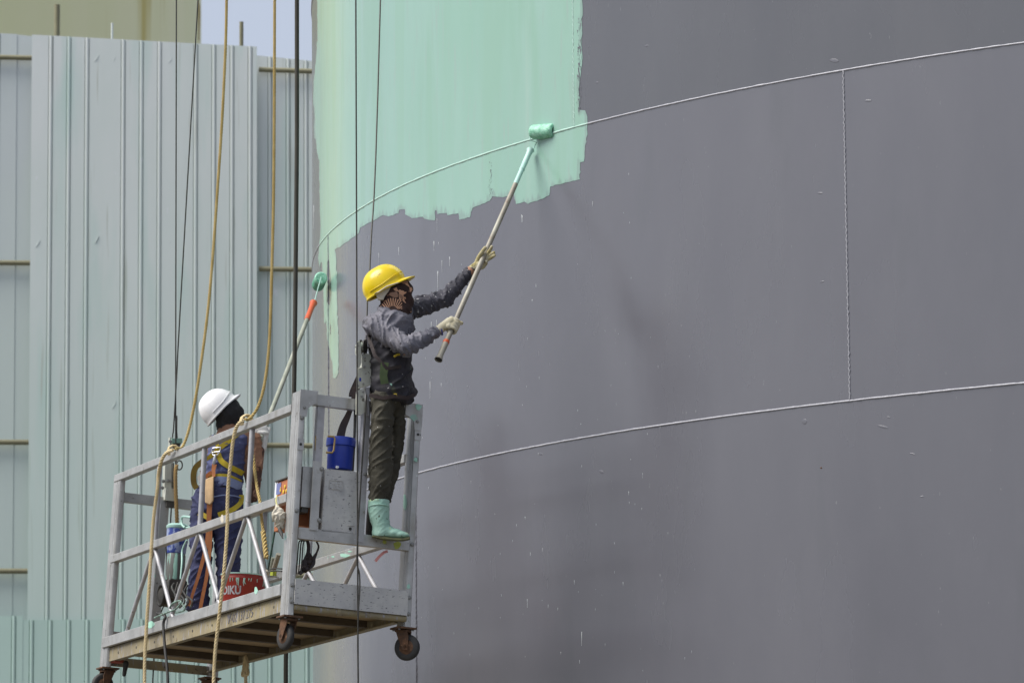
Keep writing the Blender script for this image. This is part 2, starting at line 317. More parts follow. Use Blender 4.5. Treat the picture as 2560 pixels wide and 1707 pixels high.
for ci in range(7):
    z0, z1 = edges[ci]+.002, edges[ci+1]-.002; ss = sets[ci]
    for k in range(len(ss)):
        b0 = ss[k]+.0003; b1 = (ss[k+1] if k+1 < len(ss) else ss[0]+2*math.pi)-.0003
        n = max(8, int((b1-b0)/R_(.8))); m = MB(); vs_ = []; fs = []
        for i in range(n+1):
            a = b0+(b1-b0)*i/n
            for (r, z) in ((TR, z0), (TR, z1), (TR-th_w, z1), (TR-th_w, z0)): vs_.append(arc(a, r, z))
        for i in range(n):
            for j in range(4): fs.append((i*4+j, (i+1)*4+j, (i+1)*4+(j+1) % 4, i*4+(j+1) % 4))
        fs += [(0, 1, 2, 3), (n*4+3, n*4+2, n*4+1, n*4)]
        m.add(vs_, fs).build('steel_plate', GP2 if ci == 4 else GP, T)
m = MB(); m.lathe((TC[0], TC[1], edges[-1]), (0, 0, 1), [(TR+.05, 0), (TR+.05, .08), (TR*.5, .9), (.3, 1.3)], 96); m.build('roof', GP, T)
# extents of the mint coat on seam 1 (pixel columns)
am0, am1 = tang(*cg(135, 1320)), tang(*cg(1634, 700))
def bead_h(b0, b1, z, r, jit, mt, step=.02, lean=0):
    m = MB(); n = int((b1-b0)*TR/step); pts = []; rr = []
    for i in range(n+1):
        a = b0+(b1-b0)*i/n; w = noise.noise(Vector((a*TR*9, z, 0)))*jit; pts.append(arc(a, TR+.0, z+w+noise.noise(Vector((a*6, z*3, 2)))*.003))
        rr.append(r*(1+.35*noise.noise(Vector((a*TR*28, 3, z)))))
    m.tube(pts, rr, 7, True); return m.build('weld_seam', mt, T, 180)
lo_, hi_ = math.pi*.9, math.pi*1.62
bead_h(lo_, am0, SEAM1, .0056, .0014, WELD); bead_h(am0, am1, SEAM1, .0065, .0014, MPW); bead_h(am1, hi_, SEAM1, .0056, .0014, WELD)
bead_h(lo_, hi_, SEAM2, .0058, .0014, WELD)
for e in (1, 2, 5, 6): bead_h(lo_, hi_, edges[e], .0075, .004, WELD, .06)
def bead_v(a, z0, z1, mt, r=.0048):
    pts = []; rr = []; n = int((z1-z0)/.012)
    for i in range(n+1):
        z = z0+(z1-z0)*i/n; s_ = .0035*math.sin(z*190)+.004*noise.noise(Vector((z*40, a, 0)))
        pts.append(arc(a+s_/TR, TR+.0005, z)); rr.append(r*(1+.6*noise.noise(Vector((z*70, a, 5)))))
    MB().tube(pts, rr, 6).build('weld_seam', mt, T, 180)
bead_v(tang(2117, 600), SEAM2, SEAM1, WELDV); bead_v(a0, SEAM2, SEAM1, GP, .005); bead_v(sets[2][0], SEAM2-COURSE, SEAM2, GP, .005)
bead_v(sets[4][0], SEAM1, SEAM1+COURSE, MPW, .004)
for q in s3[1:n_in]: bead_v(q, SEAM2, SEAM1, GP, .003)
# the mint coat: a film 1.5 mm thick on the wall, its ragged outline taken from where it ends on the steel
outl = [cg(*p) for p in [(118, -40), (122, 200), (112, 340), (100, 450), (96, 560), (105, 650), (103, 740), (115, 830), (130, 900), (133, 1100), (137, 1300), (128, 1420)]]
outl += [cs(*p) for p in [(240, 20), (250, 70), (262, 160), (270, 70), (283, 70), (290, 200), (300, 400), (305, 600), (306, 715), (318, 738), (333, 700), (338, 900), (356, 960), (372, 1040), (388, 1130), (400, 1220), (402, 1318), (430, 1335), (463, 1270), (467, 1080), (464, 900), (455, 700), (449, 500), (446, 300), (441, 100)]]
outl += [cg(*p) for p in [(224, 1433), (218, 1400), (260, 1372), (322, 1330), (355, 1300), (360, 1275), (430, 1240), (490, 1205), (520, 1212), (575, 1195), (578, 1176), (610, 1172), (612, 1200), (650, 1222), (710, 1214), (720, 1225), (778, 1235), (780, 1178), (790, 1180), (793, 1200), (845, 1193), (850, 1206), (910, 1195), (915, 1230), (975, 1217), (990, 1165), (1085, 1125), (1100, 1100), (1160, 1105), (1195, 1095), (1220, 1085), (1232, 1143), (1280, 1130), (1300, 1143), (1390, 1110), (1418, 1095), (1425, 1045), (1590, 1005), (1592, 910), (1612, 905), (1632, 740), (1632, 655), (1620, 620), (1583, 615), (1590, 560), (1582, 500), (1590, 450), (1605, 330), (1598, 250), (1604, 160), (1598, 110), (1606, 90), (1604, -40)]]
holes = [[cs(*p) for p in [(345, 60), (358, 40), (372, 160), (384, 300), (380, 480), (366, 540), (338, 500), (350, 380), (340, 200)]],
         [cs(*p) for p in [(372, 740), (384, 760), (380, 850), (370, 860)]],
         [cs(*p) for p in [(296, 395), (303, 480), (301, 500), (300, 420)]]]
def fit_px(ps, off=.0):
    o = []
    for x, y in ps:
        p = tank(max(x, 783.5), y, off); o.append((math.atan2(p[1]-TC[1], p[0]-TC[0]) % (2*math.pi), p[2]))
    return o
def rough_poly(ps, step=7, j=1.6, sd_=0):
    o = []
    for i in range(len(ps)):
        a, b = np.array(ps[i]), np.array(ps[(i+1) % len(ps)]); d = np.linalg.norm(b-a); k = max(1, int(d/step))
        if a[1] < -5 and b[1] < -5: k = 1
        nn = np.array([-(b-a)[1], (b-a)[0]])/(d+1e-9)
        for q in range(k):
            p = a+(b-a)*q/k; w = 0 if q == 0 else j*noise.noise(Vector((p[0]*.21+sd_, p[1]*.21, 0)))*2
            o.append(tuple(p+nn*w))
    return o
def inside(p, poly):
    c = False; n = len(poly); x, y = p
    for i in range(n):
        (x1, y1), (x2, y2) = poly[i], poly[(i+1) % n]
        if (y1 > y) != (y2 > y) and x < (x2-x1)*(y-y1)/(y2-y1)+x1: c = not c
    return c
def film(polys, hls, name, mt, t_=.0015, parent=T):
    vs2 = []; es = []; P2 = []; H2 = []
    for grp, dst in ((polys, P2), (hls, H2)):
        for ps in grp:
            q = [(a*TR, z) for a, z in fit_px(rough_poly(ps, 6, 1.3, len(vs2)))]; dst.append(q); b = len(vs2); vs2 += q; es += [(b+i, b+(i+1) % len(q)) for i in range(len(q))]
    xs = [p[0] for p in vs2]; zs = [p[1] for p in vs2]
    if max(xs)-min(xs) > .3:
        for a in np.arange(min(xs), max(xs), .05):
            for z in np.arange(min(zs), max(zs), .06): vs2.append((a+.003*(rng.random()-.5), z))
    V, E_, F_, *_ = delaunay_2d_cdt([Vector(p) for p in vs2], es, [], 0, 1e-6)
    keep = []
    for f in F_:
        c = (sum(V[i][0] for i in f)/len(f), sum(V[i][1] for i in f)/len(f))
        if any(inside(c, q) for q in P2) and not any(inside(c, q) for q in H2): keep.append(tuple(f))
    cnt = {}
    for f in keep:
        for i in range(len(f)): e = (f[i], f[(i+1) % len(f)]); cnt[tuple(sorted(e))] = cnt.get(tuple(sorted(e)), 0)+1
    m = MB(); n = len(V); vv = [arc(p[0]/TR, TR+t_, p[1]) for p in V]+[arc(p[0]/TR, TR-.0004, p[1]) for p in V]
    fs = list(keep)
    for f in keep:
        for i in range(len(f)):
            e = (f[i], f[(i+1) % len(f)])
            if cnt[tuple(sorted(e))] == 1: fs.append((e[0], n+e[0], n+e[1], e[1]))
    me = bpy.data.meshes.new(name); me.from_pydata([tuple(np.array(p)-ORG[parent.name]) for p in vv], [], fs); me.materials.append(mt)
    bd = []
    for q in P2+H2:
        q = np.array(q); bd.append(np.concatenate([q, (q+np.roll(q, -1, 0))/2]))
    bd = np.concatenate(bd); dist = [float(min(.3, np.min(np.hypot(bd[:, 0]-p[0], bd[:, 1]-p[1])))) for p in V]
    at = me.attributes.new('edge', 'FLOAT', 'POINT'); at.data.foreach_set('value', dist+dist)
    me.shade_smooth(); me.set_sharp_from_angle(angle=R_(40)); return link(name, me, parent)
film([outl], holes, 'mint_paint_coat', MP)
# dry brush flecks round the coat's edge
m_pts = []
def quad_mark(m, x, y, w, h, off=.0012):
    k = 5; ps = []
    for i in range(k+1): t = i/k; wd = w*(1-.7*t)*(.6+.6*rng.random()); ps.append((x-wd/2+.3*math.sin(t*3), y+h*t, x+wd/2))
    vs_ = []
    for (xa, yy, xb) in ps: vs_ += [tank(xa, yy, off), tank(xb, yy, off)]
    m.add(vs_, [(2*i, 2*i+1, 2*i+3, 2*i+2) for i in range(k)])
m = MB()
for i in range(70): quad_mark(m, *cg(1585+rng.normal()*5, rng.uniform(100, 620)), rng.uniform(.8, 3), rng.uniform(2, 14), .0022)
for (x, y) in [(1088, 930), (1092, 990), (1085, 1040), (1090, 1080)]:
    for i in range(8): quad_mark(m, *cg(x+rng.normal()*4, y+rng.uniform(-25, 30)), 1.3, rng.uniform(2, 8), .0022)
m.build('dry_brush_marks', GP, T, 0)['kind'] = 'stuff'
m = MB()
for (x, y, h) in [(720, 895, 105), (742, 838, 60), (714, 1150, 55), (782, 820, 50), (700, 738, 50), (716, 620, 70), (516, 770, 40), (1158, 600, 40), (1530, 530, 18), (412, 800, 60), (705, 1210, 60), (680, 1470, 90), (738, 1480, 20), (1233, 962, 6), (1215, 1043, 5), (686, 1160, 40)]:
    quad_mark(m, *c3(x, y), rng.uniform(1.3, 2.2), h*.4782)
for (x, y, h) in [(100, 1150, 130)]: quad_mark(m, *cg(x, y), 2, h*.4465)
for (x, y, h) in [(268, 1128, 9), (160, 1450, 32), (35, 1375, 20), (143, 1332, 10), (255, 1336, 9), (70, 1258, 8), (42, 1268, 8), (298, 1166, 5), (358, 1222, 4), (193, 1202, 5), (83, 1388, 8), (105, 1395, 6), (185, 466, 8), (268, 398, 5), (55, 655, 5), (46, 688, 5), (270, 510, 4), (160, 1068, 6), (300, 1086, 5), (155, 1515, 8), (112, 1496, 6), (30, 1186, 6), (24, 495, 16), (235, 1245, 5), (340, 1318, 6), (60, 1040, 4)]:
    quad_mark(m, *cr_(x, y), 1.8, h*1.08844)
for i in range(70): quad_mark(m, rng.uniform(1050, 1750), 500+1200*rng.random()**.8, rng.uniform(.8, 1.6), rng.uniform(1.5, 7))
for (x, y, w_, h_) in [(818, 232, 22, 6), (708, 444, 18, 5), (712, 647, 14, 4), (205, 1083, 20, 8), (740, 140, 30, 10), (672, 968, 16, 14), (852, 980, 34, 6), (920, 1042, 18, 4), (195, 190, 12, 6), (309, 106, 14, 6), (942, 1140, 12, 4), (65, 1042, 26, 7), (865, 958, 12, 4)]:
    p = tank(*cr_(x, y)); n_ = nrm(np.array([*(p[:2]-TC), 0])); t_ = np.cross(ZV0, n_); sg = nrm(t_+ZV0*rng.uniform(-.4, .1))
    MB().ell(p, (sg*w_*.0011, np.cross(n_, sg)*h_*.0011, n_*.0008), 12, 8).build('weld_scar', GP, T, 180)
p = tank(*cr_(710, 1074)); MB().ell(p, (ZV0*.005, np.cross(ZV0, nrm(np.array([*(p[:2]-TC), 0])))*.007, nrm(np.array([*(p[:2]-TC), 0]))*.002), 10, 6).build('rust_spot', RUST, T, 180)
PALE = mat('pale dried drip', (.42, .44, .47), (.5, .53, .54), 30, .5)
m.build('paint_drips', PALE, T, 0)['kind'] = 'stuff'
# ---------------------------------------------------------------- hoarding behind
FY = 45.0
def fx(px): return P(px, 853, FY)[0]
def fz(px, py): return P(px, py, FY)[2]
F0 = thing('corrugated_hoarding', (fx(360), FY, 0), 'tall grey corrugated sheet metal wall behind the platform', 'wall')
def sheet(x0, x1, zt0, zt1, zb, Y, mt, ribs, rh=.03, rw=.062, name='metal_sheet'):
    xs = [(x0, 0)]
    for r in ribs:
        if x0+.01 < r-rw/2 and r+rw/2 < x1-.01: xs += [(r-rw*.42, 0), (r-rw*.34, -.016), (r-rw*.26, .004), (r, .008), (r+rw*.26, .004), (r+rw*.34, -.016), (r+rw*.42, 0)]
    xs += [(x1, 0)]; m = MB(); vs_ = []; nz_ = 14
    for (x, d) in xs:
        zt = zt0+(zt1-zt0)*(x-x0)/(x1-x0)
        for k in range(nz_+1):
            z = zb+(zt-zb)*k/nz_; w = .006*noise.noise(Vector((x*1.3, z*.7, Y)))
            vs_.append((x, Y-d+w, z))
    n = nz_+1; b = len(vs_); vs_ += [(x, y+.0015, z) for x, y, z in vs_]; fs = []
    for i in range(len(xs)-1):
        for k in range(nz_): fs += [(i*n+k, (i+1)*n+k, (i+1)*n+k+1, i*n+k+1), (b+i*n+k, b+i*n+k+1, b+(i+1)*n+k+1, b+(i+1)*n+k)]
    return m.add(vs_, fs).build(name, mt, F0, 20)
rib0 = fx(c2(80, 0)[0]); rs = (fx(c2(1532, 0)[0])-rib0)/12.15
ribs = [rib0+rs*k for k in range(-6, 40)]
xb = [fx(c2(193, 0)[0]), fx(ck(240, 0)[0]), fx(ck(415, 0)[0]), fx(ck(590, 0)[0])]
zA = fz(*ck(72, 80)); zB = fz(*ck(590, 108)); zbot = fz(*ck(100, 1440))
ztop = lambda x: zA+(zB-zA)*(x-xb[0])/(xb[3]-xb[0])
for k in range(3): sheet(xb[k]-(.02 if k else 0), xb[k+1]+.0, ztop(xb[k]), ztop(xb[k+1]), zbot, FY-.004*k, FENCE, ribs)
zl = fz(*ck(30, 84))
sheet(xb[0]-.92, xb[0]-.17, zl+.1, zl+.05, zbot, FY+.12, FENCEB, ribs); sheet(xb[0]-.19, xb[0]+.2, zl+.05, zl, zbot, FY+.125, FENCEB, [fx(c2(80, 0)[0])])
sheet(xb[0]-1.67, xb[0]-.9, zl+.1, zl+.1, zbot, FY+.128, FENCEB, ribs)
zr = fz(*ck(600, 120)); r2 = [fx(c2(q, 0)[0]) for q in (1760, 1880, 1998, 2115, 2232, 2350)]
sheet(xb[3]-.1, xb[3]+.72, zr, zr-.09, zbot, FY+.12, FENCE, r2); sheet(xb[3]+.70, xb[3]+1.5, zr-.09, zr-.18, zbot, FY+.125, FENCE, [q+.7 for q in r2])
for k in range(-2, 5):
    x0 = xb[0]-.05+.75*k; zt = fz(*ck(100, 1424 if k >= 0 else 1414)); sheet(x0, x0+.76, zt, zt, .02, FY-.05-.003*(k % 2), FENCEG, [x0+.1+rs*q for q in range(4)])
def pipe(xa, xb_, ya, yb, Y, r=.027):
    MB().tube([(fx(xa), Y, fz(xa, ya)), (fx(xb_), Y, fz(xb_, yb))], r, 12).build('rail_pipe', OLIVE, F0, 60)
for (ya, yb) in ((124, 131), (600, 602), (1012, 1014), (1310, 1310)): pipe(-250, ck(68, 0)[0], ya*1.088, yb*1.088, FY+.06)
for (ya, yb) in ((158, 166), (616, 618), (1021, 1022), (1320, 1320)): pipe(ck(594, 0)[0], 1000, ya*1.088, yb*1.088+3, FY+.05)
for (x, y, r) in ((132, 2, .03), (600, 45, .022), (272, 48, .012)):
    MB().tube([(fx(x), FY+.2, 0.05), (fx(x), FY+.2, fz(x, y))], r, 10).build('post', OLIVE if r > .02 else FENCE, F0, 60)
# tie marks where the sheets are wired to the rails behind
m = MB()
for (ys, x0) in ((400, 240), (1600, 240)):
    pass
for row, base in (((245, 440, 630, 745, 930, 1110, 1225, 1415, 1600), lambda x: 375+.047*(x-240)), ((245, 440, 630, 745, 930, 1110, 1225, 1415, 1600), lambda x: 1570+.01*x), ((245, 440, 630, 745, 930, 1110), lambda x: 2640+.005*x)):
    for x in row:
        if rng.random() < .35: continue
        px, py = c2(x, base(x)+rng.normal()*12); s_ = rng.uniform(.5, 1)
        a = P(px-5, py+11*s_, FY-.002); b = P(px+6, py-14*s_, FY-.001); m.tube([a, (a+b)/2+np.array([.004, -.001, 0]), b], [.002, .005, .002], 6)
m.build('wire_tie_marks', FENCEB, F0, 60)['kind'] = 'stuff'
# ---------------------------------------------------------------- yellow tank far behind
YT = thing('yellow_tank', (-13.2, 75, 0), 'yellow green painted tank rising far behind the corrugated wall', 'storage tank')
xr = P(500, 60, 75)[0]; yc = xr-9.0*1.0
MB().lathe((yc, 75, 0), (0, 0, 1), [(9, 0), (9, 26)], 128).build('tank_wall', YTANK, YT, 60)
MB().lathe((yc, 75, 26), (0, 0, 1), [(9.05, 0.01), (9.05, .15), (1, 1.6)], 64).build('roof', YTANK, YT, 30)
q = [P(*c2(x, y), 75.5) for x, y in ((1235, -60), (1262, 10), (1300, 60), (1318, 130), (1312, 330))]
MB().tube([np.array([p[0], 74.7, p[2]]) for p in cr_spline(q)], .03, 8).build('conduit', mat('ochre conduit', (.36, .26, .08), rough=.6), YT, 60)
# ---------------------------------------------------------------- the suspended platform
G = thing('suspended_platform', L(-PL/2, PW/2, 0), 'aluminium suspended work platform with rails, underside and casters in view', 'work platform')
EX, EY, EZ = PR[:, 0], PR[:, 1], PR[:, 2]; AX = (EX, EY, EZ)
def lbeam(a, b, w, h, name, mt=ALU, up=None, par=G, ch_=.003, org=None):
    return MB().beam(L(*a), L(*b), w, h, EZ if up is None else up, ch_).build(name, mt, par, 30)
def lbox(x0, x1, y0, y1, z0, z1, name, mt=ALU, par=G, ch_=.003):
    return MB().box(L((x0+x1)/2, (y0+y1)/2, (z0+z1)/2), AX, ((x1-x0)/2, (y1-y0)/2, (z1-z0)/2), ch_).build(name, mt, par, 30)
HR, HM, HB, H2, HF = 1.214, .689, .168, .477, .033
PX = .125; PY_ = .036
# front-left pixel of a bolt head, reused
bolt_me = None
def bolt(loc, axis, r=.014, par=G, mt=BOLTM):
    global bolt_me
    a = nrm(axis); r = r*.85
    if bolt_me is None:
        mb = MB(); mb.lathe((0, 0, 0), (0, 0, 1), [(1.35, 0), (1.35, .25), (.95, .25), (.95, .9), (.7, 1.0)], 6); me = mb.mesh('bolt'); fixn(me); me.materials.append(mt); sm(me, 30); bolt_me = me
    o = bpy.data.objects.new('bolt', bolt_me); COL.objects.link(o); o.parent = par; o.location = Vector(np.asarray(loc)-ORG[par.name])
    o.rotation_euler = Vector(a).to_track_quat('Z', 'Y').to_euler(); o.scale = (r, r, r); return o
def groove_post(x0, x1, y0, y1, z0, z1, shx=0):
    m = MB(); w = x1-x0; pr = []
    g_ = .004
    for (u, v) in ((0, 0), (.52, 0), (.54, g_), (.58, g_), (.60, 0), (.80, 0), (.82, g_), (.86, g_), (.88, 0), (.96, .001), (1, .010)): pr.append((x0+w*u, y0+v))
    pr += [(x1, y1-.004), (x1-.004, y1), (x0+.004, y1), (x0, y1-.004)]
    m.loft([[L(x+s_, y, z) for x, y in pr] for z, s_ in ((z0, shx), (z1, 0))]); return m.build('post', ALU, G, 30)
groove_post(-PX, 0, 0, PY_, 0, PH); groove_post(-PX, 0, PW-PY_, PW, 0, PH)
LS = -.05                                     # the far end frame leans a little
groove_post(-PL, -PL+PX, 0, PY_, 0, HR+.005, LS); groove_post(-PL, -PL+PX, PW-PY_, PW, 0, 1.05, LS)
def xs(z): return -PL+LS*max(0, (1.1-z)/1.1)
# long sides
for y, zt, zm in ((.0, HR, HM), (PW, None, None)):
    if y == 0:
        lbeam((xs(HR)+.01, .018, HR), (-PX, .018, HR), .046, .046, 'top_rail')
        lbeam((xs(HM)+.06, .016, HM), (-PX, .016, HM), .042, .050, 'mid_rail')
        lbeam((xs(HB)+.04, .012, HB-.012), (-PX, .012, HB-.012), .044, .066, 'bottom_rail')
    else:
        lbeam((-PL+PX, y-.02, 1.0), (-PX, y-.02, 1.0), .046, .050, 'top_rail')
        lbeam((-PL+PX, y-.02, .537), (-PX, y-.02, .537), .042, .052, 'mid_rail')
        lbeam((-PL+PX, y-.02, HB-.02), (-PX, y-.02, HB-.02), .042, .060, 'bottom_rail')
NB = 4
for side, y, zt, zm in ((0, .02, HR, HM), (1, PW-.022, 1.0, .52)):
    for k in range(1, NB):
        x = -PL+PL*k/NB; MB().tube([L(x, y, zm+.02), L(x, y, zt-.02)], .0165, 12).build('baluster', ALUD, G, 60)
        for s_ in (-1, 1):
            MB().tube([L(x+s_*.012, y, zm-.022), L(x+s_*PL/NB*.54, y, HB+.01)], .0135, 12).build('truss_bar', ALUD, G, 60)
# near end frame
lbox(-.045, .003, PY_, PW-PY_, PH-.075, PH-.012, 'end_rail'); lbox(-.045, .004, PY_, PW-PY_, H2-.035, H2+.030, 'end_rail')
for (y0, sgn) in ((-.003, 1), (PW+.003, -1)):
    s5 = [(0, 0), (.108, 0), (.108, -.072), (.085, -.080), (.052, -.104), (.046, -.155), (.012, -.155), (0, -.14)]
    pl = [L(.004, y0+sgn*a, PH+.004+b) for a, b in s5]; MB().prism(pl, EX*.006).build('gusset', ALU, G, 30)
    bolt(L(.011, y0+sgn*.03, PH-.10), EX, .009)
tb = MB().box(L(.010, PW/2, .135), AX, (.004, PW/2-.030, .072), .002).build('toe_board', STEEL, G, 30)
MB().tube([L(-.01, PY_, .045), L(-.01, PW-.03, .045)], .018, 12).build('floor_edge_pipe', RUSTY, G, 60)
MB().lathe(L(-.01, .30, .045), EY, [(.023, 0), (.023, .02)], 14).build('pipe_joint', RUSTY, G, 60)
for z in (.17, .075): bolt(L(0, .018, z), EX, .012); bolt(L(0, PW-.018, z), EX, .012)
for z in (.60, 1.14): bolt(L(0, .018, z), EX, .013)
for z in (.98, .48): bolt(L(0, PW-.018, z), EX, .013)
for (y, z) in ((.018, .985), (PW-.018, 1.125)):
    MB().box(L(.002, y, z), AX, (.003, .020, .034), .002).build('socket_plate', ALU, G, 30)
    MB().lathe(L(.005, y, z), EX, [(.008, 0), (.008, .003)], 12).build('pin_hole', RUB, G, 60)
# hoist posts of the near end
def ypx(x): return LP(*c5(x, 700), 0, 0)[1]
lbox(-.05, -.010, .118, .160, H2+.03, PH-.075, 'end_upright', ALUD); lbox(-.05, .010, .395, .437, H2-.02, PH-.075, 'end_upright', ALUD)
lbox(.005, .014, .100, .150, H2+.02, H2+.42, 'angle_strip', ALU)
for (x, y) in ((562, 757), (540, 1195)):
    p = LP(*c5(x, y), 0, .016); bolt(L(.016, p[1], p[2]), EX, .013)
bolt(L(.012, LP(*c5(930, 800), 0, .01)[1], LP(*c5(930, 800), 0, .01)[2]), EX, .011)
pp = [LP(*c5(x, y), 0, .0) for x, y in ((590, 755), (885, 785), (868, 1310), (556, 1288))]
hp = MB().prism([L(.004, p[1], p[2]) for p in pp], -EX*.16).build('hoist_cover', STEEL, G, 30)
def ringb(pts, r, name, mt, par): MB().tube(pts, r, 6).build(name, mt, par, 60)
q = [LP(*c5(x, y), 0, .006) for x, y in ((628, 850), (740, 862), (732, 938), (622, 925), (628, 850))]
ringb([L(.006, p[1], p[2]) for p in q], .0022, 'embossed_badge', STEEL, hp)
q = [LP(*c5(x, y), 0, .006) for x, y in ((780, 1235), (840, 1240), (838, 1310))]
ringb([L(.006, p[1], p[2]) for p in q], .003, 'corner_clip', STEEL, hp)
p = LP(*c5(804, 1265), 0, .006); MB().lathe(L(.003, p[1], p[2]), EX, [(.009, 0), (.009, .003)], 12).build('drain_hole', RUB, hp, 60)
# flat embossed rune-like ribs on the badge (illegible in the photograph)
m = MB()
for (xa, ya, xb_, yb) in ((650, 885, 668, 880), (655, 905, 690, 900), (675, 880, 682, 915), (695, 878, 712, 884), (700, 900, 715, 912), (660, 920, 705, 925)):
    a = LP(*c5(xa, ya), 0, .006); b = LP(*c5(xb_, yb), 0, .006); m.tube([L(.006, a[1], a[2]), L(.006, b[1], b[2])], .0018, 5)
m.build('embossed_mark', STEEL, hp, 60)
p = LP(*c5(400, 760), 0, -.02)
lbox(-.13, -.02, .05, .108, .63, .865, 'junction_box', ALU); lbox(-.125, -.03, .06, .10, .60, .63, 'cable_gland', IRON)
q = [LP(*c5(x, y), 0, -.02) for x, y in ((528, 470), (512, 478), (508, 595), (522, 606))]
MB().tube([L(-.02, a[1], a[2]) for a in q], .006, 8).build('pull_handle', BRASS, G, 60)
# far end frame
X0 = xs(1.1)+.02
lbox(xs(1.07)+.015, xs(1.07)+.06, PY_, PW-PY_, 1.065, 1.125, 'end_rail'); lbox(xs(.2)+.015, xs(.2)+.06, PY_, PW-PY_, .17, .235, 'end_rail'); lbox(xs(0.05)+.0, xs(.05)+.04, PY_, PW-PY_, .02, .075, 'floor_edge_beam', RUSTY)
lbeam((xs(.2)+.035, .33, .23), (xs(1.1)+.035, .33, 1.08), .062, .06, 'end_upright', ALU, EX)
MB().tube([L(xs(1.1)+.03, .05, 1.10)+EZ*math.sin(a)*.05+EY*(math.cos(a)*.018) for a in np.linspace(0, 6.28, 14)], .005, 6, False).build('tie_loop', RUB, G, 60)
# channel beams carrying the floor, floor sheets and cross members
def chan(y, inward, name):
    m = MB(); t = .006; hh = .105; z1 = HB-.05; z0 = HF; w = .04*inward
    pr = [(0, z0), (w, z0), (w, z0+t), (t*inward, z0+t), (t*inward, z1-t), (w, z1-t), (w, z1), (0, z1)]
    m.loft([[L(x, y+a, b) for a, b in pr] for x in (xs(0)+PX*.5, -PX+.01)]); o = m.build(name, RUSTY, G, 30)
    for k in range(9):
        x = -PL+.25+k*.34; MB().lathe(L(x, y-.0006*inward, z0+.04), -EY*inward, [(.008, 0), (.008, .0012)], 8).build('bolt_hole', IRON, o, 60)
    return o
ch_f = chan(.018, 1, 'side_channel'); ch_b = chan(PW-.018, -1, 'side_channel')
MB().beam(L(xs(.1)+.06, .014, HB-.046), L(-PX, .014, HB-.046), .006, .006, EZ).build('rail_lip', DKW, G, 0)
nb = 6; bx_ = [-PL+.04+(PL-.05)*k/nb for k in range(nb+1)]
for k in range(nb):
    lbox(bx_[k]+.004, bx_[k+1]-.004, .03, PW-.03, .085, .097, 'floor_board', PLY, ch_=.001)
for k in range(1, nb+1):
    x = bx_[k]-(.0 if k < nb else .03); lbox(x-.026, x+.026, .062, PW-.062, .044, .083, 'cross_beam', DKW)
# stencilled marks on the side channel (left legible ones as they read)
def text_mesh(s, size, ext=.0008, off=0.):
    cu_ = bpy.data.curves.new('t', 'FONT'); cu_.body = s; cu_.size = size; cu_.extrude = ext; cu_.resolution_u = 3; cu_.offset = off
    o = bpy.data.objects.new('t', cu_); COL.objects.link(o); dg = bpy.context.evaluated_depsgraph_get(); dg.update()
    me = bpy.data.meshes.new_from_object(o.evaluated_get(dg)); bpy.data.objects.remove(o); return me
FADED = mat('faded stencil', (.10, .10, .14), (.20, .18, .15), 40, .8)
def text_on(s, size, org, ux, uy, name, mt, par, bend=None):
    me = text_mesh(s, size, off=size*.035 if bend else 0); un = np.cross(ux, uy); o0 = ORG[par.name]
    for v in me.vertices:
        c = np.array(v.co)
        v.co = Vector((org+ux*c[0]+uy*c[1]+un*c[2] if bend is None else bend(c))-o0)
    me.materials.clear(); me.materials.append(mt); o = link(name, me, par); return o
text_on('\u25bc 02 137 275', .075, L(-1.05, .0165, HF+.020), EX, EZ, 'stencil_print', FADED, ch_f)
# casters
def caster(p, yaw, name='caster'):
    # p: underside of the post (world), yaw: wheel heading in the platform plane
    fw = EX*math.cos(yaw)+EY*math.sin(yaw); sd_ = -EX*math.sin(yaw)+EY*math.cos(yaw)
    c = MB().box(p-EZ*.006, AX, (.062, .058, .005), .001).build('caster', RUST, G, 30)
    wc = p-EZ*.115-fw*.03
    m = MB()
    for s_ in (-1, 1):
        m.prism([p-EZ*.02+sd_*s_*.03+fw*.035, p-EZ*.02+sd_*s_*.03-fw*.035, p-EZ*.055+sd_*s_*.03-fw*.045, wc-EZ*.018-fw*.014+sd_*s_*.03, wc-EZ*.018+fw*.014+sd_*s_*.03, p-EZ*.06+sd_*s_*.03+fw*.02], sd_*.005*s_)
    m.box(p-EZ*.022, (fw, sd_, EZ), (.04, .034, .006), .001); m.build('fork', RUST, c, 30)
    w_ = MB().lathe(wc-sd_*.018, sd_, [(.045, 0), (.066, .001), (.075, .009), (.077, .018), (.075, .027), (.066, .035), (.045, .036)], 28); w_.build('tyre', RUB, c, 60)
    MB().lathe(wc-sd_*.023, sd_, [(.012, -.012), (.012, 0), (.040, .003), (.046, .008), (.046, .038), (.040, .043), (.012, .046), (.012, .058)], 20).build('wheel_hub', RUST, c, 40)
    for a, b in ((1, 1), (1, -1), (-1, 1), (-1, -1)): bolt(p-EZ*.014+EX*.045*a+EY*.042*b, -EZ, .007, c, RUST)
    return c
caster(L(-PX*.5, .035, 0), R_(12)); caster(L(-PX*.4, PW-.025, 0), R_(228)); caster(L(-PL+PX*.5+LS, .035, 0), R_(100)); caster(L(-PL+PX*.5+LS, PW-.035, 0), R_(30))
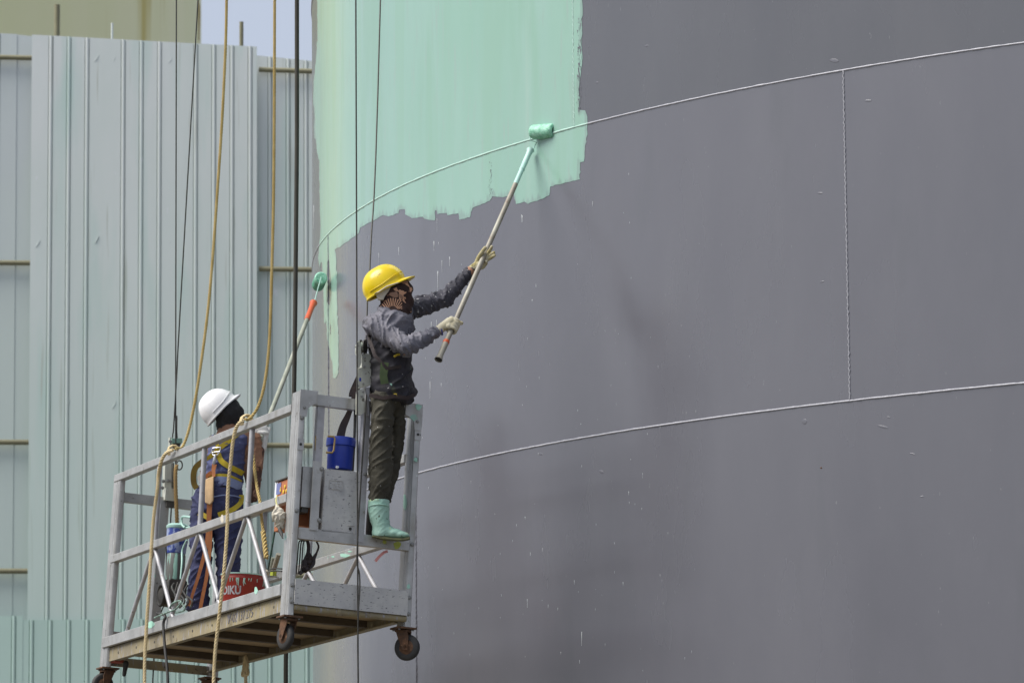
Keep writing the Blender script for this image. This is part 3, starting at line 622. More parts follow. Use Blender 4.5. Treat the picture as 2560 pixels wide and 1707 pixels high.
# safety lock with its pulley on the near end rail
lk = MB(); lx = .03
def lkp(x, y, v=lx): q = LP(*cl(x, y), 0, v); return L(v, q[1], q[2])
lk.prism([lkp(*p) for p in ((350, 385), (400, 335), (470, 345), (535, 370), (530, 960), (410, 990), (352, 1000))], -EX*.06)
SL = lk.build('safety_lock', LOCK, G, 30)
MB().prism([lkp(*p, .045) for p in ((235, 190), (280, 100), (325, 130), (340, 340), (345, 520), (300, 625), (255, 600), (262, 400), (230, 330))], -EX*.012).build('side_plate', LOCK, SL, 30)
MB().prism([lkp(*p, .028) for p in ((275, 640), (350, 610), (352, 1000), (270, 1030))], -EX*.012).build('side_plate', LOCK, SL, 30)
MB().prism([lkp(*p, .035) for p in ((275, 1060), (400, 1020), (415, 1480), (340, 1545), (250, 1530), (262, 1100))], -EX*.022).build('bracket', LOCK, SL, 30)
MB().prism([lkp(*p, .03) for p in ((425, 1000), (500, 1000), (495, 1560), (470, 1560), (440, 1100))], -EX*.05).build('bracket', ALUD, SL, 30)
pc = lkp(375, 215, .02); MB().lathe(pc-EY*.002-EX*.0, nrm(EY*.75+EX*.65), [(.004, -.018), (.043, -.016), (.043, -.010), (.034, -.004), (.034, .004), (.043, .010), (.043, .016), (.004, .018)], 24).build('pulley', IRON, SL, 40)
MB().prism([lkp(*p, .0) for p in ((395, 110), (432, 130), (440, 340), (405, 350))], -EX*.012).build('side_plate', LOCK, SL, 30)
for (x, y) in ((232, 215), (285, 455), (285, 590), (405, 420), (400, 600), (375, 935), (275, 975), (250, 1110), (375, 1090), (345, 1180)): bolt(lkp(x, y, .036), nrm(EX-EY*.2), .007, SL)
for (x, y) in ((545, 450), (545, 612), (520, 945), (500, 1090)): bolt(lkp(x, y, .0), EY, .008, SL)
p = lkp(318, 850, .0285); MB().box(p, AX, (.0005, .006, .010), 0.0001).build('blue_sticker', BLUE, SL, 0)
# hoist gear at the far end: arm, green cap, ring
def Q(x, y, X, cropf=c8): q = LP(*cropf(x, y), 0, X); return L(*q)
XF = -PL+.05
HG = MB().prism([Q(*p, XF) for p in ((140, 960), (225, 960), (222, 1330), (170, 1420), (130, 1300))], -EX*.04).build('hoist_arm', LOCK, G, 30)
MB().prism([Q(*p, XF-.02) for p in ((190, 690), (222, 690), (222, 980), (185, 980))], -EX*.03).build('hoist_link', LOCK, HG, 30)
MB().prism([Q(*p, XF) for p in ((212, 702), (320, 700), (322, 748), (214, 752))], -EX*.05).build('green_cap', mat('mint enamel', (.20, .34, .27), rough=.6), HG, 30)
MB().prism([Q(*p, XF-.01) for p in ((228, 752), (308, 750), (290, 800), (270, 820), (235, 800))], -EX*.04).build('cap_spring', IRON, HG, 30)
MB().prism([Q(*p, XF+.0) for p in ((205, 960), (235, 960), (230, 1380), (205, 1400))], -EX*.03).build('dark_bar', IRON, HG, 30)
for (x, y) in ((120, 1155), (170, 1150), (205, 1150), (110, 1225), (160, 1240), (195, 735), (190, 1275), (215, 1290), (170, 1310)): bolt(Q(x, y, XF+.012), EX, .011, HG)
MB().box(Q(185, 1300, XF+.02), AX, (.02, .035, .04), .004).build('clamp', LOCK, HG, 30)
MB().box(Q(190, 1370, XF+.02), AX, (.015, .025, .04), .004).build('clamp', IRON, HG, 30)
rc = Q(290, 985, XF+.03); MB().tube([rc+EY*.020*math.cos(a)+EZ*.030*math.sin(a) for a in np.linspace(0, 2*math.pi, 20)], .0045, 8, False).build('steel_ring', IRON, HG, 60)
# odd things fixed under the floor at the far end
MB().cap_(L(xs(0)+.22, .10, .02), .018, L(xs(0)+.20, .10, -.05), .013).build('rubber_stop', RUB, G, 60)
MB().box(L(xs(0)+.16, .06, .032), AX, (.05, .03, .008), .002).build('red_bracket', mat('red oxide', (.28, .05, .03), rough=.7), G, 30)
# ---------------------------------------------------------------- cables, hose
def line(name, pts, r, mt, label, cat='cable', n=8, grp=None):
    pts = [np.asarray(p, float) for p in pts]; pts = cr_spline(pts, 6) if len(pts) > 2 else pts
    o0 = pts[-1]; m = MB().tube(pts, r, n); o = m.build(name, mt, None, 60, org=o0); return tag(o, label, cat, grp)
def depth(x, y, ax, val): return L(*LP(x, y, ax, val))
Yl = depth(912, 1000, 0, .05)[1]
def V(x, Y, ya=-700, yb=2600): return [P(x, ya, Y), P(x, yb, Y)]
a = P(892.5, 900, Yl-.03); line('steel_cable', [(a[0]-.003, a[1], 40), (a[0], a[1], a[2]), (a[0]+.002, a[1], 1.2)], .0045, CABLE, 'thin steel cable hanging straight down past the pale safety lock, left one of the two', grp='steel cables')
top = P(951, 0, Yl); b = lkp(428, 150, .02); d = (top-b); line('steel_cable', [P(1010, -2600, Yl+3.2), P(951, 0, Yl+.85), P(*c4(262, 0), Yl+.30), P(*c4(235, 380), Yl+.20), P(*c4(222, 760), Yl+.12), b, lkp(440, 330, .0)], .0045, CABLE, 'thin steel cable slanting down behind the yellow hard hat into the pulley', grp='steel cables')
a = lkp(442, 1150, .05); line('steel_cable', [a, depth(*c7(975, 262), 0, .05), depth(*c7(1000, 600), 0, .05), depth(*c7(985, 1560), 0, .05), (a[0]+.01, a[1], 1.0)], .0045, CABLE, 'steel cable tail hanging below the safety lock, bowed past the toe board', grp='steel cables')
a = depth(*c5(845, 260), 0, -.03); line('steel_cable', [a, depth(*c5(838, 500), 0, -.04), depth(*c5(822, 775), 0, -.06)], .008, CABLE, 'short dark cable beside the blue cooler on the near end', grp='steel cables')
Yf = Q(240, 700, XF)[1]
a = Q(266, 700, XF-.02); line('steel_cable', [(a[0]-.02, a[1], 40), P(441, 0, Yf), a], .0045, CABLE, 'vertical steel cable rising from the green cap at the far end of the platform', grp='steel cables')
a = Q(218, 690, XF-.02); t_ = P(495, 0, Yf); line('steel_cable', [a+(t_-a)*7, t_, P(*c8(255, 150), Yf), a], .0045, CABLE, 'slanting steel cable rising from the hoist link, right of the vertical one', grp='steel cables')
for (x, nm, z0) in ((165, 'left', 0), (205, 'right', 0)):
    p = Q(x, 1420, XF-.01); line('steel_cable', [p, Q(x-12, 1700, XF-.01), Q(x-25, 2300, XF-.01), P(*ck(351, 1560), p[1]+.0), (P(*ck(352, 1700), p[1])[0], p[1], 1.0)], .0045, CABLE, 'thin cable dropping from the far hoist arm through the platform, %s of the pair' % nm, grp='steel cables')
Yh = 28.0
hz_ = [P(*ck(683, -400), Yh), P(*ck(682, 0), Yh), P(*ck(682, 300), Yh), P(*ck(680, 520), Yh), P(*ck(677, 800), Yh), P(*ck(672, 1050), Yh), P(*ck(664, 1300), Yh), P(*ck(657, 1500), Yh), P(*ck(656, 1700), Yh)]
hz_ = [hz_[0]+(hz_[0]-hz_[1])*6]+hz_+[np.array([hz_[-1][0]-.02, Yh, .3])]
line('black_hose', hz_, .0145, HOSE, 'thick dark hose hanging straight down behind the platform in front of the sheeting', 'hose', 12)
p0 = depth(*c6(935, 830), 1, -.02); line('power_cord', [depth(*c6(850, 800), 1, .02), p0, depth(*c6(915, 920), 1, -.03), depth(*c6(930, 1150), 1, -.03), depth(*c6(962, 1500), 1, -.03), depth(*c6(975, 2100), 1, -.03)], .009, RUB, 'black cord knotted to the bottom rail and dangling below the platform', 'cord')
# ---------------------------------------------------------------- yellow ropes
def rope(pts, r, label, mt=ROPE, pitch=.062):
    o = rope_mb(pts, r, pitch, .006).build('rope', mt, None, 180, org=pts[-1]); return tag(o, label, 'rope', 'ropes tied along the platform')
Yr = depth(*cx_(560, 470), 1, .0)[1]; Yr2 = depth(*c8(1000, 500), 1, .0)[1]
rope([P(*ck(524, -700), Yr), P(*ck(521, -40), Yr), P(*ck(514, 200), Yr), P(*ck(500, 430), Yr), P(*ck(481, 680), Yr), P(*ck(458, 860), Yr), P(*ck(438, 970), Yr), P(*ck(420, 1024), Yr), depth(*cx_(640, 445), 1, -.02)], .0098, 'lifeline rope descending to its tie on the top rail left of the white hard hat')
rope([P(*ck(632, -700), Yr2), P(*ck(631, -40), Yr2), P(*ck(629, 400), Yr2), P(*ck(625, 600), Yr2), P(*ck(619, 780), Yr2), P(*ck(608, 880), Yr2), P(*ck(592, 935), Yr2), P(*ck(572, 962), Yr2), depth(*c8(990, 500), 1, -.02)], .0098, 'lifeline rope descending to its tie on the top rail right of the white hard hat')
rope([depth(*cx_(570, 470), 1, -.02), depth(*cx_(430, 520), 1, -.035), depth(*cx_(340, 600), 1, -.04), depth(*cx_(240, 800), 1, -.05), depth(*cx_(170, 1150), 1, -.04), depth(*ck(362, 1120), 1, -.04), depth(*ck(352, 1200), 1, -.04), depth(*ck(343, 1340), 1, -.05), depth(*ck(336, 1450), 1, -.05), depth(*ck(332, 1560), 1, -.05), depth(*ck(331, 1900), 1, -.05)], .0115, 'rope hanging down the front of the platform from the left tie', ROPEP)
rope([depth(*c8(970, 505), 1, -.03), depth(*c8(920, 545), 1, -.04), depth(*c8(885, 610), 1, -.045), depth(*c8(855, 760), 1, -.05), depth(*c8(835, 950), 1, -.05), depth(*c8(812, 1150), 1, -.05), depth(*c8(800, 1400), 1, -.045), depth(*ck(522, 1210), 1, -.04), depth(*ck(514, 1320), 1, -.05), depth(*ck(503, 1420), 1, -.05), depth(*ck(491, 1560), 1, -.05), depth(*ck(488, 1900), 1, -.05)], .0115, 'rope hanging down the front of the platform from the right tie', ROPEP)
rope([depth(*c8(1060, 620), 1, .06), depth(*c8(1055, 760), 1, .06), depth(*c8(1080, 960), 1, .06), depth(*c8(1110, 1200), 1, .06), depth(*cn(40, 800), 1, .06), depth(*cn(60, 1000), 1, .06), depth(*cn(72, 1090), 1, .06)], .0100, 'rope end hanging inside the rails right of the brown sleeve, its tail whipped', ROPE)
rope([depth(*cn(70, 1090), 1, .06), depth(*cn(85, 1200), 1, .06), depth(*cn(102, 1350), 1, .06)], .016, 'thick spliced rope tail at the end of the rope inside the rails', ROPE, .07)
rope([Q(262, 985, XF+.04), Q(250, 1060, XF+.05), Q(252, 1250, XF+.06), Q(262, 1500, XF+.07), Q(268, 1750, XF+.07), depth(*cm(300, 1050), 0, XF+.07), depth(*cm(292, 1200), 0, XF+.06), depth(*cm(305, 1330), 0, XF+.06)], .0135, 'brown rope hanging from the steel ring beside the far hoist', mat('old rope', (.34, .22, .08), (.24, .16, .07), 12, .9, 0, .001, 300))
def wrap(name, c, axis, r, turns, rad, label):     # ties round the rail
    pts = []; ax = nrm(axis); u = nrm(np.cross(ax, (0, 0, 1))); v = np.cross(ax, u)
    for k in range(turns*10): a_ = 2*math.pi*k/10; pts.append(c+ax*(k/10-turns/2)*rad*2.2+r*(u*math.cos(a_)+v*math.sin(a_)))
    tag(MB().tube(pts, rad, 6).build(name, ROPEP, None, 60, org=c), label, 'rope tie', 'ropes tied along the platform')
wrap('rope_tie', depth(*cx_(570, 500), 1, .018), EX, .034, 3, .006, 'cord lashing the left rope to the top rail'); wrap('rope_tie', depth(*c8(1000, 515), 1, .018), EX, .034, 4, .006, 'cord lashing the right rope to the top rail')
pts = [depth(*c7(-280, 560), 1, .4)]
kn = [L(xs(0)+1.02+.03*math.sin(3*a_)+.02*math.cos(a_), PW-.15, -.03-.05*math.sin(2*a_)) for a_ in np.linspace(0, 6, 24)]
tag(rope_mb(kn+[kn[-1]-np.array([0, 0, .5])], .012, .05).build('rope', ROPEP, None, 180, org=kn[0]), 'knotted rope bundle hanging under the back edge of the floor', 'rope', 'ropes tied along the platform')
# dirty green rope tangle over the bottom rail
tg = [depth(*c6(x, y), 1, v) for x, y, v in ((820, 850, .03), (900, 815, -.01), (960, 790, -.03), (1040, 760, -.04), (1085, 720, -.04), (1110, 680, -.04), (1080, 665, -.02), (1010, 700, .0), (985, 770, .02), (1060, 790, .03), (1150, 760, .03), (1120, 690, .04))]
tag(MB().tube(cr_spline(tg, 6), .006, 8).build('cord_tangle', mat('mint stained dark cord', (.07, .09, .075), (.20, .32, .27), 22, .7), None, 60, org=tg[0]), 'mint spattered cord tangled over the bottom rail', 'cord')
# ---------------------------------------------------------------- people
XV, YV, ZV = np.array([1., 0, 0]), np.array([0, 1., 0]), np.array([0, 0, 1.])
def slim(rows, k): return [(x, y, hw*k, dy, hd*k) for x, y, hw, dy, hd in rows]
def rings(cropf, Y, sc, rows, n=22, tilt=0):
    o = []
    for (x, y, hw, dy, hd) in rows:
        c = P(*cropf(x, y), Y+dy); o.append([c+XV*hw*sc*math.cos(a)+YV*hd*math.sin(a)+ZV*tilt*hw*sc*math.cos(a) for a in np.linspace(0, 2*math.pi, n, endpoint=False)])
    return o
def hat(par, c, fw, up, mt, s_=1.0, name='hard_hat', peak=.050):
    fw = nrm(fw); up = nrm(up-fw*(fw@up)); sd_ = np.cross(up, fw); m = MB(); nt_, np_ = 48, 14; out = []
    for j in range(np_+1):
        ph = math.pi/2*j/np_; r_ = []
        for i in range(nt_):
            th = 2*math.pi*i/nt_; x = .132*math.cos(th)*math.cos(ph)**.82; y = .108*math.sin(th)*math.cos(ph)**.82; z = .135*math.sin(ph)
            rid = .006*math.exp(-(y/.014)**2)*min(1, z/.03); rid += .002*math.exp(-((abs(y)-.045)/.006)**2)*min(1, z/.05)
            k = 1+rid/.12; r_.append(c+s_*(fw*x*k+sd_*y*k+up*z*k))
        out.append(r_)
    flange = []; flange2 = []
    for i in range(nt_):
        th = 2*math.pi*i/nt_; e = .007+peak*max(0, math.cos(th))**2.5; x = .132*math.cos(th); y = .108*math.sin(th); q = np.array([x, y])/math.hypot(x, y)
        x2, y2 = x+q[0]*e, y+q[1]*e*.6; dz = -.010-.010*max(0, math.cos(th))
        flange.append(c+s_*(fw*x2+sd_*y2+up*dz)); flange2.append(c+s_*(fw*(x2-q[0]*.003)+sd_*(y2-q[1]*.003)+up*(dz-.006)))
    inner = [[c+s_*(fw*.125*math.cos(2*math.pi*i/nt_)*k+sd_*.101*math.sin(2*math.pi*i/nt_)*k+up*z) for i in range(nt_)] for k, z in ((1, -.008), (.97, .04), (.7, .09), (.05, .115))]
    m.loft([inner[3], inner[2], inner[1], inner[0], flange2, flange]+out, True); h = m.build(name, mt, par, 45)
    m = MB(); b = [c+s_*(fw*.1335*math.cos(a)+sd_*.1095*math.sin(a)+up*(.020+.022*max(0, math.cos(a-0)))) for a in np.linspace(-2.3, 2.3, 30)]
    m.tube(b, .0022, 6); m.build('moulded_rim', mt, h, 60); return h, fw, up, sd_
# --- person on the end rail, yellow hat
Y0 = L(-.05, .48, .5)[1]; S4 = .2551/(FPX/Y0); S5 = .29337/(FPX/Y0)
A = lambda x, y, dy=0.: P(*c4(x, y), Y0+dy); B5 = lambda x, y, dy=0.: P(*c5(x, y), Y0+dy)
W1 = thing('person', B5(1080, 1340), 'person in yellow hard hat and patterned balaclava standing on the end rail', 'person')
# pole first: the hands close on it
pb = A(925, 1095, -.12); gt_ = crop(1280, 280, .14031); tkp = tank(*gt_(330, 700)); pt = P(*gt_(318, 705), tkp[1]-.07); pdir = nrm(pt-pb)
def onpole(px, py):      # the point of the pole seen at this pixel
    d = ray(px, py); n = np.cross(d, np.cross(pdir, d)); t = ((CAM-pb)@n)/(pdir@n); return pb+pdir*t
hn = onpole(*cw(810, 660)); hf = onpole(*ch(700, 760)); dn = hn[1]-Y0; df = hf[1]-Y0
torso = [(478, 590, 95, .02, .06), (465, 635, 165, .01, .12), (458, 690, 212, 0, .165), (455, 800, 236, 0, .165), (452, 900, 234, 0, .15), (455, 1000, 220, 0, .14), (460, 1150, 200, 0, .135), (462, 1290, 203, 0, .14), (470, 1400, 208, 0, .145), (482, 1490, 190, 0, .14)]
el, wr = A(610, 985, -.24), cw(420, 790); wr = P(*wr, Y0+dn-.02); sh = A(330, 760, -.12)
fe, fwp = A(985, 500, .27), P(*ch(395, 1010), Y0+df+.02); fs_ = A(640, 600, .13)
body = MB().loft(rings(c4, Y0, S4, slim(torso[1:], .8))); body.cap_(A(480, 600), .06, A(500, 480), .085); body.ell(A(510, 440), (XV*.085, YV*.075, ZV*.10)); body.ell(A(640, 415), (XV*.016, YV*.018, ZV*.02))
body.cap_(sh, .045, el, .042); body.cap_(el, .040, wr, .026); body.cap_(fs_, .045, fe, .04); body.cap_(fe, .038, fwp, .024)
body.cap_(B5(1085, 230, -.05), .055, B5(1062, 700, -.07), .045); body.cap_(B5(1062, 700, -.07), .045, B5(1045, 1200, -.07), .035); body.cap_(B5(1160, 230, .06), .045, B5(1175, 700, .1), .025); body.cap_(B5(1175, 700, .1), .022, B5(1110, 1000, .1), .02)
put(fuse(body, .012, 2), 'body', SKIN, W1)
def shirt(mb, bones, name, mt, par, amp=.005, vox=.007, fr=26, seed=0., it=3): return put(fuse(mb, vox, it, wrinkle(bones, amp, fr, seed)), name, mt, par)
m = MB().loft(rings(c4, Y0, S4, torso[1:6])); m.ell(A(300, 740, -.10), (XV*.050, YV*.06, ZV*.058)); m.cap_(A(300, 755, -.12), .066, A(600, 960, -.235), .058); m.cap_(A(615, 965, -.24), .056, wr+(el-wr)*.06, .034)
m.cap_(A(420, 650, -.05), .05, A(560, 640, .08), .05); m.ell(fs_, (XV*.06, YV*.06, ZV*.062))
sb = [(A(300, 755, -.12), A(600, 960, -.235)), (A(615, 975, -.24), wr), (fs_, fe), (fe, fwp), (A(465, 640), A(460, 1050))]
shirt(m, sb, 'shirt', SHIRT, W1, .0095, .0058, 26)
m = MB(); m.cap_(fs_, .062, fe, .053); m.cap_(fe, .053, fwp+(fe-fwp)*.03, .034); shirt(m, sb[2:4], 'far_sleeve', FARS, W1, .0085, .0058, 28, 4.)
# far sleeve and lower torso are darker and carry old paint
rows = [(452, 870, 226, 0, .152)]+[(x, y, hw+7, dy, hd+.006) for x, y, hw, dy, hd in torso[5:]]+[(500, 1530, 160, 0, .12)]
m = MB().loft(rings(c4, Y0, S4, rows)); m.ell(A(655, 1420, .02), (XV*.038, YV*.08, ZV*.030)); m.ell(A(600, 1480, .0), (XV*.055, YV*.11, ZV*.022)); shirt(m, [(A(460, 800), A(470, 1500))], 'jacket_body', SHIRTB, W1, .010, .006, 17, 3.)
m = MB()
for x0, pts in ((.014, [(600, 690, -.115), (615, 800, -.13), (612, 900, -.125), (600, 1040, -.125), (588, 1200, -.125), (598, 1330, -.125), (625, 1420, -.125)]),): m.ribbon([A(a, b, d+.04) for a, b, d in pts], None, .022, .01)
m.build('button_placket', SHIRTB, W1, 60)
m = MB().tube([A(340, 590, -.04), A(395, 625, -.105), A(470, 680, -.13), A(540, 725, -.12), A(575, 760, -.10)], [.012, .016, .016, .013, .006], 10); m.build('collar', SHIRT, W1, 60)
m = MB().tube([A(600, 880-200+20, .02), A(655, 640, .04), A(660, 590, .06)], [.008, .014, .010], 8); m.build('collar', SHIRT, W1, 60)
MB().lathe(A(610, 862, -.118), -YV, [(.006, 0), (.006, .006)], 10).build('button', CREAM, W1, 60)
q = wr+(el-wr)*.03; MB().lathe(q, wr-el, [(.036, -.012), (.037, 0), (.036, .012)], 16).build('cuff', SHIRT, W1, 60)
MB().lathe(wr+(wr-el)*.02, wr-el, [(.028, -.01), (.029, .012)], 16).build('glove_cuff', BROWN, W1, 60)
MB().lathe(fwp, fwp-fe, [(.030, -.012), (.031, .014)], 16).build('glove_cuff', BROWN, W1, 60)
# harness bits on the jacket
MB().ribbon([A(235, 760, -.06), A(250, 900, -.12), A(300, 1050, -.155), A(420, 1180, -.165), A(560, 1160, -.14)], None, .020, .005).build('harness_strap', LEATH, W1, 60)
MB().ribbon([A(400, 1120, -.16), A(385, 1250, -.165), A(400, 1330, -.16)], None, .045, .004).build('harness_strap', mat('green black webbing', (.03, .05, .02), (.06, .09, .03), 10, .8), W1, 60)
MB().tube([A(490, 1065, -.16), A(520, 1045, -.165), A(550, 1040, -.16)], .007, 8).build('yellow_tag', YEL, W1, 60)
MB().box(A(503, 1437, -.16), (XV, YV, ZV), (.009, .004, .007), .001).build('belt_buckle', YEL, W1, 30)
MB().ribbon([A(250, 1440, -.12), A(380, 1470, -.16), A(500, 1450, -.163), A(620, 1470, -.13), A(690, 1440, -.05)], None, .022, .008).build('belt', LEATH, W1, 60)
# trousers
leg1 = [(1085, 120, 118, -.02, .13), (1085, 230, 103, -.06, .10), (1072, 330, 98, -.07, .095), (1068, 480, 96, -.07, .092), (1066, 620, 95, -.07, .088), (1064, 760, 101, -.07, .086), (1056, 880, 94, -.07, .078), (1043, 990, 80, -.07, .062), (1040, 1060, 70, -.07, .055)]
leg2 = [(1150, 130, 100, .03, .12), (1185, 240, 85, .07, .09), (1202, 340, 70, .09, .085), (1200, 480, 63, .10, .08), (1188, 600, 58, .10, .075), (1170, 760, 52, .10, .07), (1135, 900, 42, .10, .062), (1105, 1040, 40, .10, .058)]
m = MB().loft(rings(c5, Y0, S5, leg1)).loft(rings(c5, Y0, S5, leg2)); m.ell(B5(1120, 160), (XV*.095, YV*.13, ZV*.09))
shirt(m, [(B5(1070, 200, -.07), B5(1045, 1060, -.07)), (B5(1190, 200, .09), B5(1100, 1060, .1))], 'trousers', TROU, W1, .0075, .0065, 24, 9.)
# boots
def boot(rows, foot, name_mt, Yc, sole_mt, dyc, mat_s=SOLE):
    m = MB().loft(rings(c5, Y0, S5, rows)); 
    for (x, y, rx, rz, ry) in foot: m.ell(B5(x, y, dyc), (XV*rx, YV*ry, ZV*rz))
    me = fuse(m, .005, 4, wrinkle([(B5(1050, 1000, dyc), B5(1050, 1340, dyc))], .0016, 30)); return put(me, 'boot', name_mt, W1)
b1 = boot([(1046, 1020, 92, -.07, .062), (1047, 1100, 92, -.07, .062), (1052, 1180, 86, -.07, .056), (1068, 1250, 78, -.07, .05), (1072, 1310, 84, -.07, .05), (1072, 1335, 82, -.07, .046)], [(1060, 1300, .052, .026, .046), (1110, 1290, .055, .038, .046), (1170, 1305, .058, .031, .048), (1225, 1318, .052, .024, .047), (1255, 1322, .038, .020, .042)], BOOT, Y0, SOLE, -.07)
q = [(985, 1322), (1080, 1340), (1180, 1350), (1250, 1352), (1308, 1340), (1311, 1324), (1250, 1338), (1150, 1332), (1080, 1322), (1000, 1310)]
MB().prism([B5(x, y+8, -.112) for x, y in q], YV*.085).build('sole', SOLE, b1, 30)
MB().tube([B5(955+10*math.cos(a)*9, 1030+8*math.sin(a), -.07)*1.0 for a in ()] or [B5(960, 1075, -.10), B5(1000, 1060, -.128), B5(1050, 1055, -.135), B5(1100, 1062, -.128), B5(1136, 1075, -.10)], .004, 6).build('boot_rim', BOOT, b1, 60)
m = MB(); m.loft(rings(c5, Y0, S5, [(1030, 1020, 75, .10, .055), (1010, 1150, 70, .10, .05), (1000, 1300, 68, .10, .048), (1000, 1335, 64, .10, .044)])); m.ell(B5(1060, 1310, .1), (XV*.07, YV*.045, ZV*.026))
put(fuse(m, .006, 3), 'boot', RUB, W1)
# head wear
BAL = mat('patterned balaclava', (.020, .008, .007), (.035, .014, .010), 10, .85, 0, .002, 90)
t = BAL.node_tree; bs = [n for n in t.nodes if n.type == 'BSDF_PRINCIPLED'][0]; src = bs.inputs['Base Color'].links[0].from_socket
tc_ = N(t, 'ShaderNodeTexCoord'); mp_ = N(t, 'ShaderNodeMapping'); t.links.new(tc_.outputs['Object'], mp_.inputs[0]); hc = A(480, 640, 0)-ORG[W1.name]
mp_.inputs['Location'].default_value = tuple(-hc)
sx_ = N(t, 'ShaderNodeSeparateXYZ'); t.links.new(mp_.outputs[0], sx_.inputs[0])
def mth(op, a, b=None, c=None):
    n = N(t, 'ShaderNodeMath', operation=op)
    for i, v in enumerate((a, b, c)):
        if v is None: continue
        if hasattr(v, 'links'): t.links.new(v, n.inputs[i])
        else: n.inputs[i].default_value = v
    return n.outputs[0]
X_, Z_ = sx_.outputs[0], sx_.outputs[2]; ang = mth('ARCTAN2', X_, mth('ADD', Z_, .02)); rad = mth('SQRT', mth('ADD', mth('MULTIPLY', X_, X_), mth('MULTIPLY', Z_, Z_)))
stripe = mth('GREATER_THAN', mth('SINE', mth('MULTIPLY', ang, 40)), .25); band = mth('MULTIPLY', mth('GREATER_THAN', rad, .030), mth('LESS_THAN', rad, .078)); band = mth('MULTIPLY', band, mth('MULTIPLY', mth('GREATER_THAN', Z_, .012), mth('LESS_THAN', X_, .055)))
n1_ = N(t, 'ShaderNodeTexNoise'); n1_.inputs['Scale'].default_value = 22; n1_.inputs['Detail'].default_value = 2; t.links.new(tc_.outputs['Object'], n1_.inputs[0]); blob = mth('MULTIPLY', mth('GREATER_THAN', n1_.outputs[0], .60), mth('SUBTRACT', 1.0, band))
msk = mth('MAXIMUM', mth('MULTIPLY', stripe, band), blob); mx = N(t, 'ShaderNodeMix', data_type='RGBA'); t.links.new(msk, mx.inputs[0]); t.links.new(src, mx.inputs[6]); mx.inputs[7].default_value = (.56, .31, .19, 1)
t.links.new(mx.outputs[2], bs.inputs['Base Color'])
m = MB(); m.ell(A(500, 440), (XV*.094, YV*.082, ZV*.112)); m.cap_(A(490, 520, 0), .082, A(500, 600, -.01), .078); m.ell(A(560, 430), (XV*.066, YV*.066, ZV*.085)); m.ell(A(650, 405), (XV*.020, YV*.020, ZV*.026)); m.ell(A(628, 520), (XV*.034, YV*.045, ZV*.046)); m.cap_(A(480, 600), .078, A(565, 665, -.04), .045); m.ell(A(430, 590), (XV*.055, YV*.07, ZV*.05)); m.ell(A(590, 600, -.01), (XV*.045, YV*.06, ZV*.050)); m.ell(A(520, 625, -.03), (XV*.070, YV*.065, ZV*.040))
put(fuse(m, .005, 3, wrinkle([(A(420, 620), A(600, 420))], .003, 40)), 'balaclava', BAL, W1)
m = MB(); m.ell(A(592, 338, -.022), (XV*.022, YV*.045, ZV*.012)); m.build('face_skin', SKIN, W1, 180)
m = MB().prism([A(x, y, -.078) for x, y in ((325, 400), (400, 372), (470, 352), (440, 420), (400, 470), (385, 505), (335, 500), (312, 455))], YV*.05); m.build('ear_cloth', CREAM, W1, 60)
hat(W1, A(410, 395, .0), np.array([.86, -.12, .46]), np.array([-.46, -.04, .88]), HATY, .97)
m = MB().tube([A(300, 450, -.11), A(340, 430, -.115), A(420, 375, -.115), A(500, 350, -.11), A(560, 330, -.09)], .0035, 6); m.build('chin_strap', CREAM, W1, 60)
# gloves
def finger(m, pts, r0, r1): m.tube(cr_spline(pts, 4), list(np.linspace(r0, r1, (len(pts)-1)*4+1)), 10); m.ell(pts[-1], (XV*r1, YV*r1, ZV*r1), 10, 8); m.ell(pts[0], (XV*r0, YV*r0, ZV*r0), 10, 8)
def grip(m, hc_, ax, wrist, s_=1.0, near=True, pr=.016):
    # ax: pole axis; palm in front of the pole (near) and fingers wrapping round to the far side
    ax = nrm(ax); e1 = nrm(XV-ax*(ax@XV)); e2 = nrm(np.cross(ax, e1)); e2 = e2 if e2@YV < 0 else -e2    # e1 = picture right, e2 = towards camera
    if not near: e2 = -e2
    pos = lambda a_, r, s: hc_+ax*s*s_+(e1*math.cos(a_)+e2*math.sin(a_))*(r*s_+pr)
    palm0 = wrist; R = math.radians
    m.cap_(palm0, .027*s_, hc_+(e2*.022-e1*.022)*s_+ax*.006, .030*s_); m.cap_(hc_+(e2*.026-e1*.02)*s_+ax*.030*s_, .017*s_, hc_+(e2*.026-e1*.018)*s_-ax*.030*s_, .017*s_)
    m.ell(hc_+(e2*.024-e1*.004)*s_, (e1*.026*s_, e2*.017*s_, ax*.043*s_))
    for k, (s, r, lim) in enumerate(((.034, .0108, -150), (.012, .0112, -165), (-.011, .0108, -165), (-.032, .0092, -150))):
        finger(m, [pos(R(a_), .012, s) for a_ in (95, 55, 10, -40, -90, lim)], r*s_, r*.8*s_)
    finger(m, [hc_+(e2*.02-e1*.035)*s_+ax*.02*s_, pos(R(165), .013, .038), pos(R(205), .012, .046), pos(R(250), .012, .050)], .0125*s_, .0098*s_)
m = MB(); grip(m, hn, pdir, wr, 1.0); e1 = nrm(XV-pdir*(pdir@XV)); finger(m, [hn+pdir*.034-YV*.02+e1*.015, hn+pdir*.036-YV*.006+e1*.040, P(*cw(990, 585), hn[1]+.01)], .0115, .0105)
put(fuse(m, .0032, 3), 'glove', GLOVE, W1)
MB().lathe(wr+(hn-wr)*.30, hn-wr, [(.030, -.004), (.0315, 0), (.030, .004)], 18).build('glove_band', mat('blue band', (.05, .05, .22)), W1, 60)
m = MB(); Hh = lambda x, y, d: P(*ch(x, y), hf[1]+d)
m.cap_(Hh(420, 960, .03), .027, Hh(640, 820, .035), .031); m.ell(Hh(690, 780, .036), (XV*.036, YV*.018, ZV*.036))
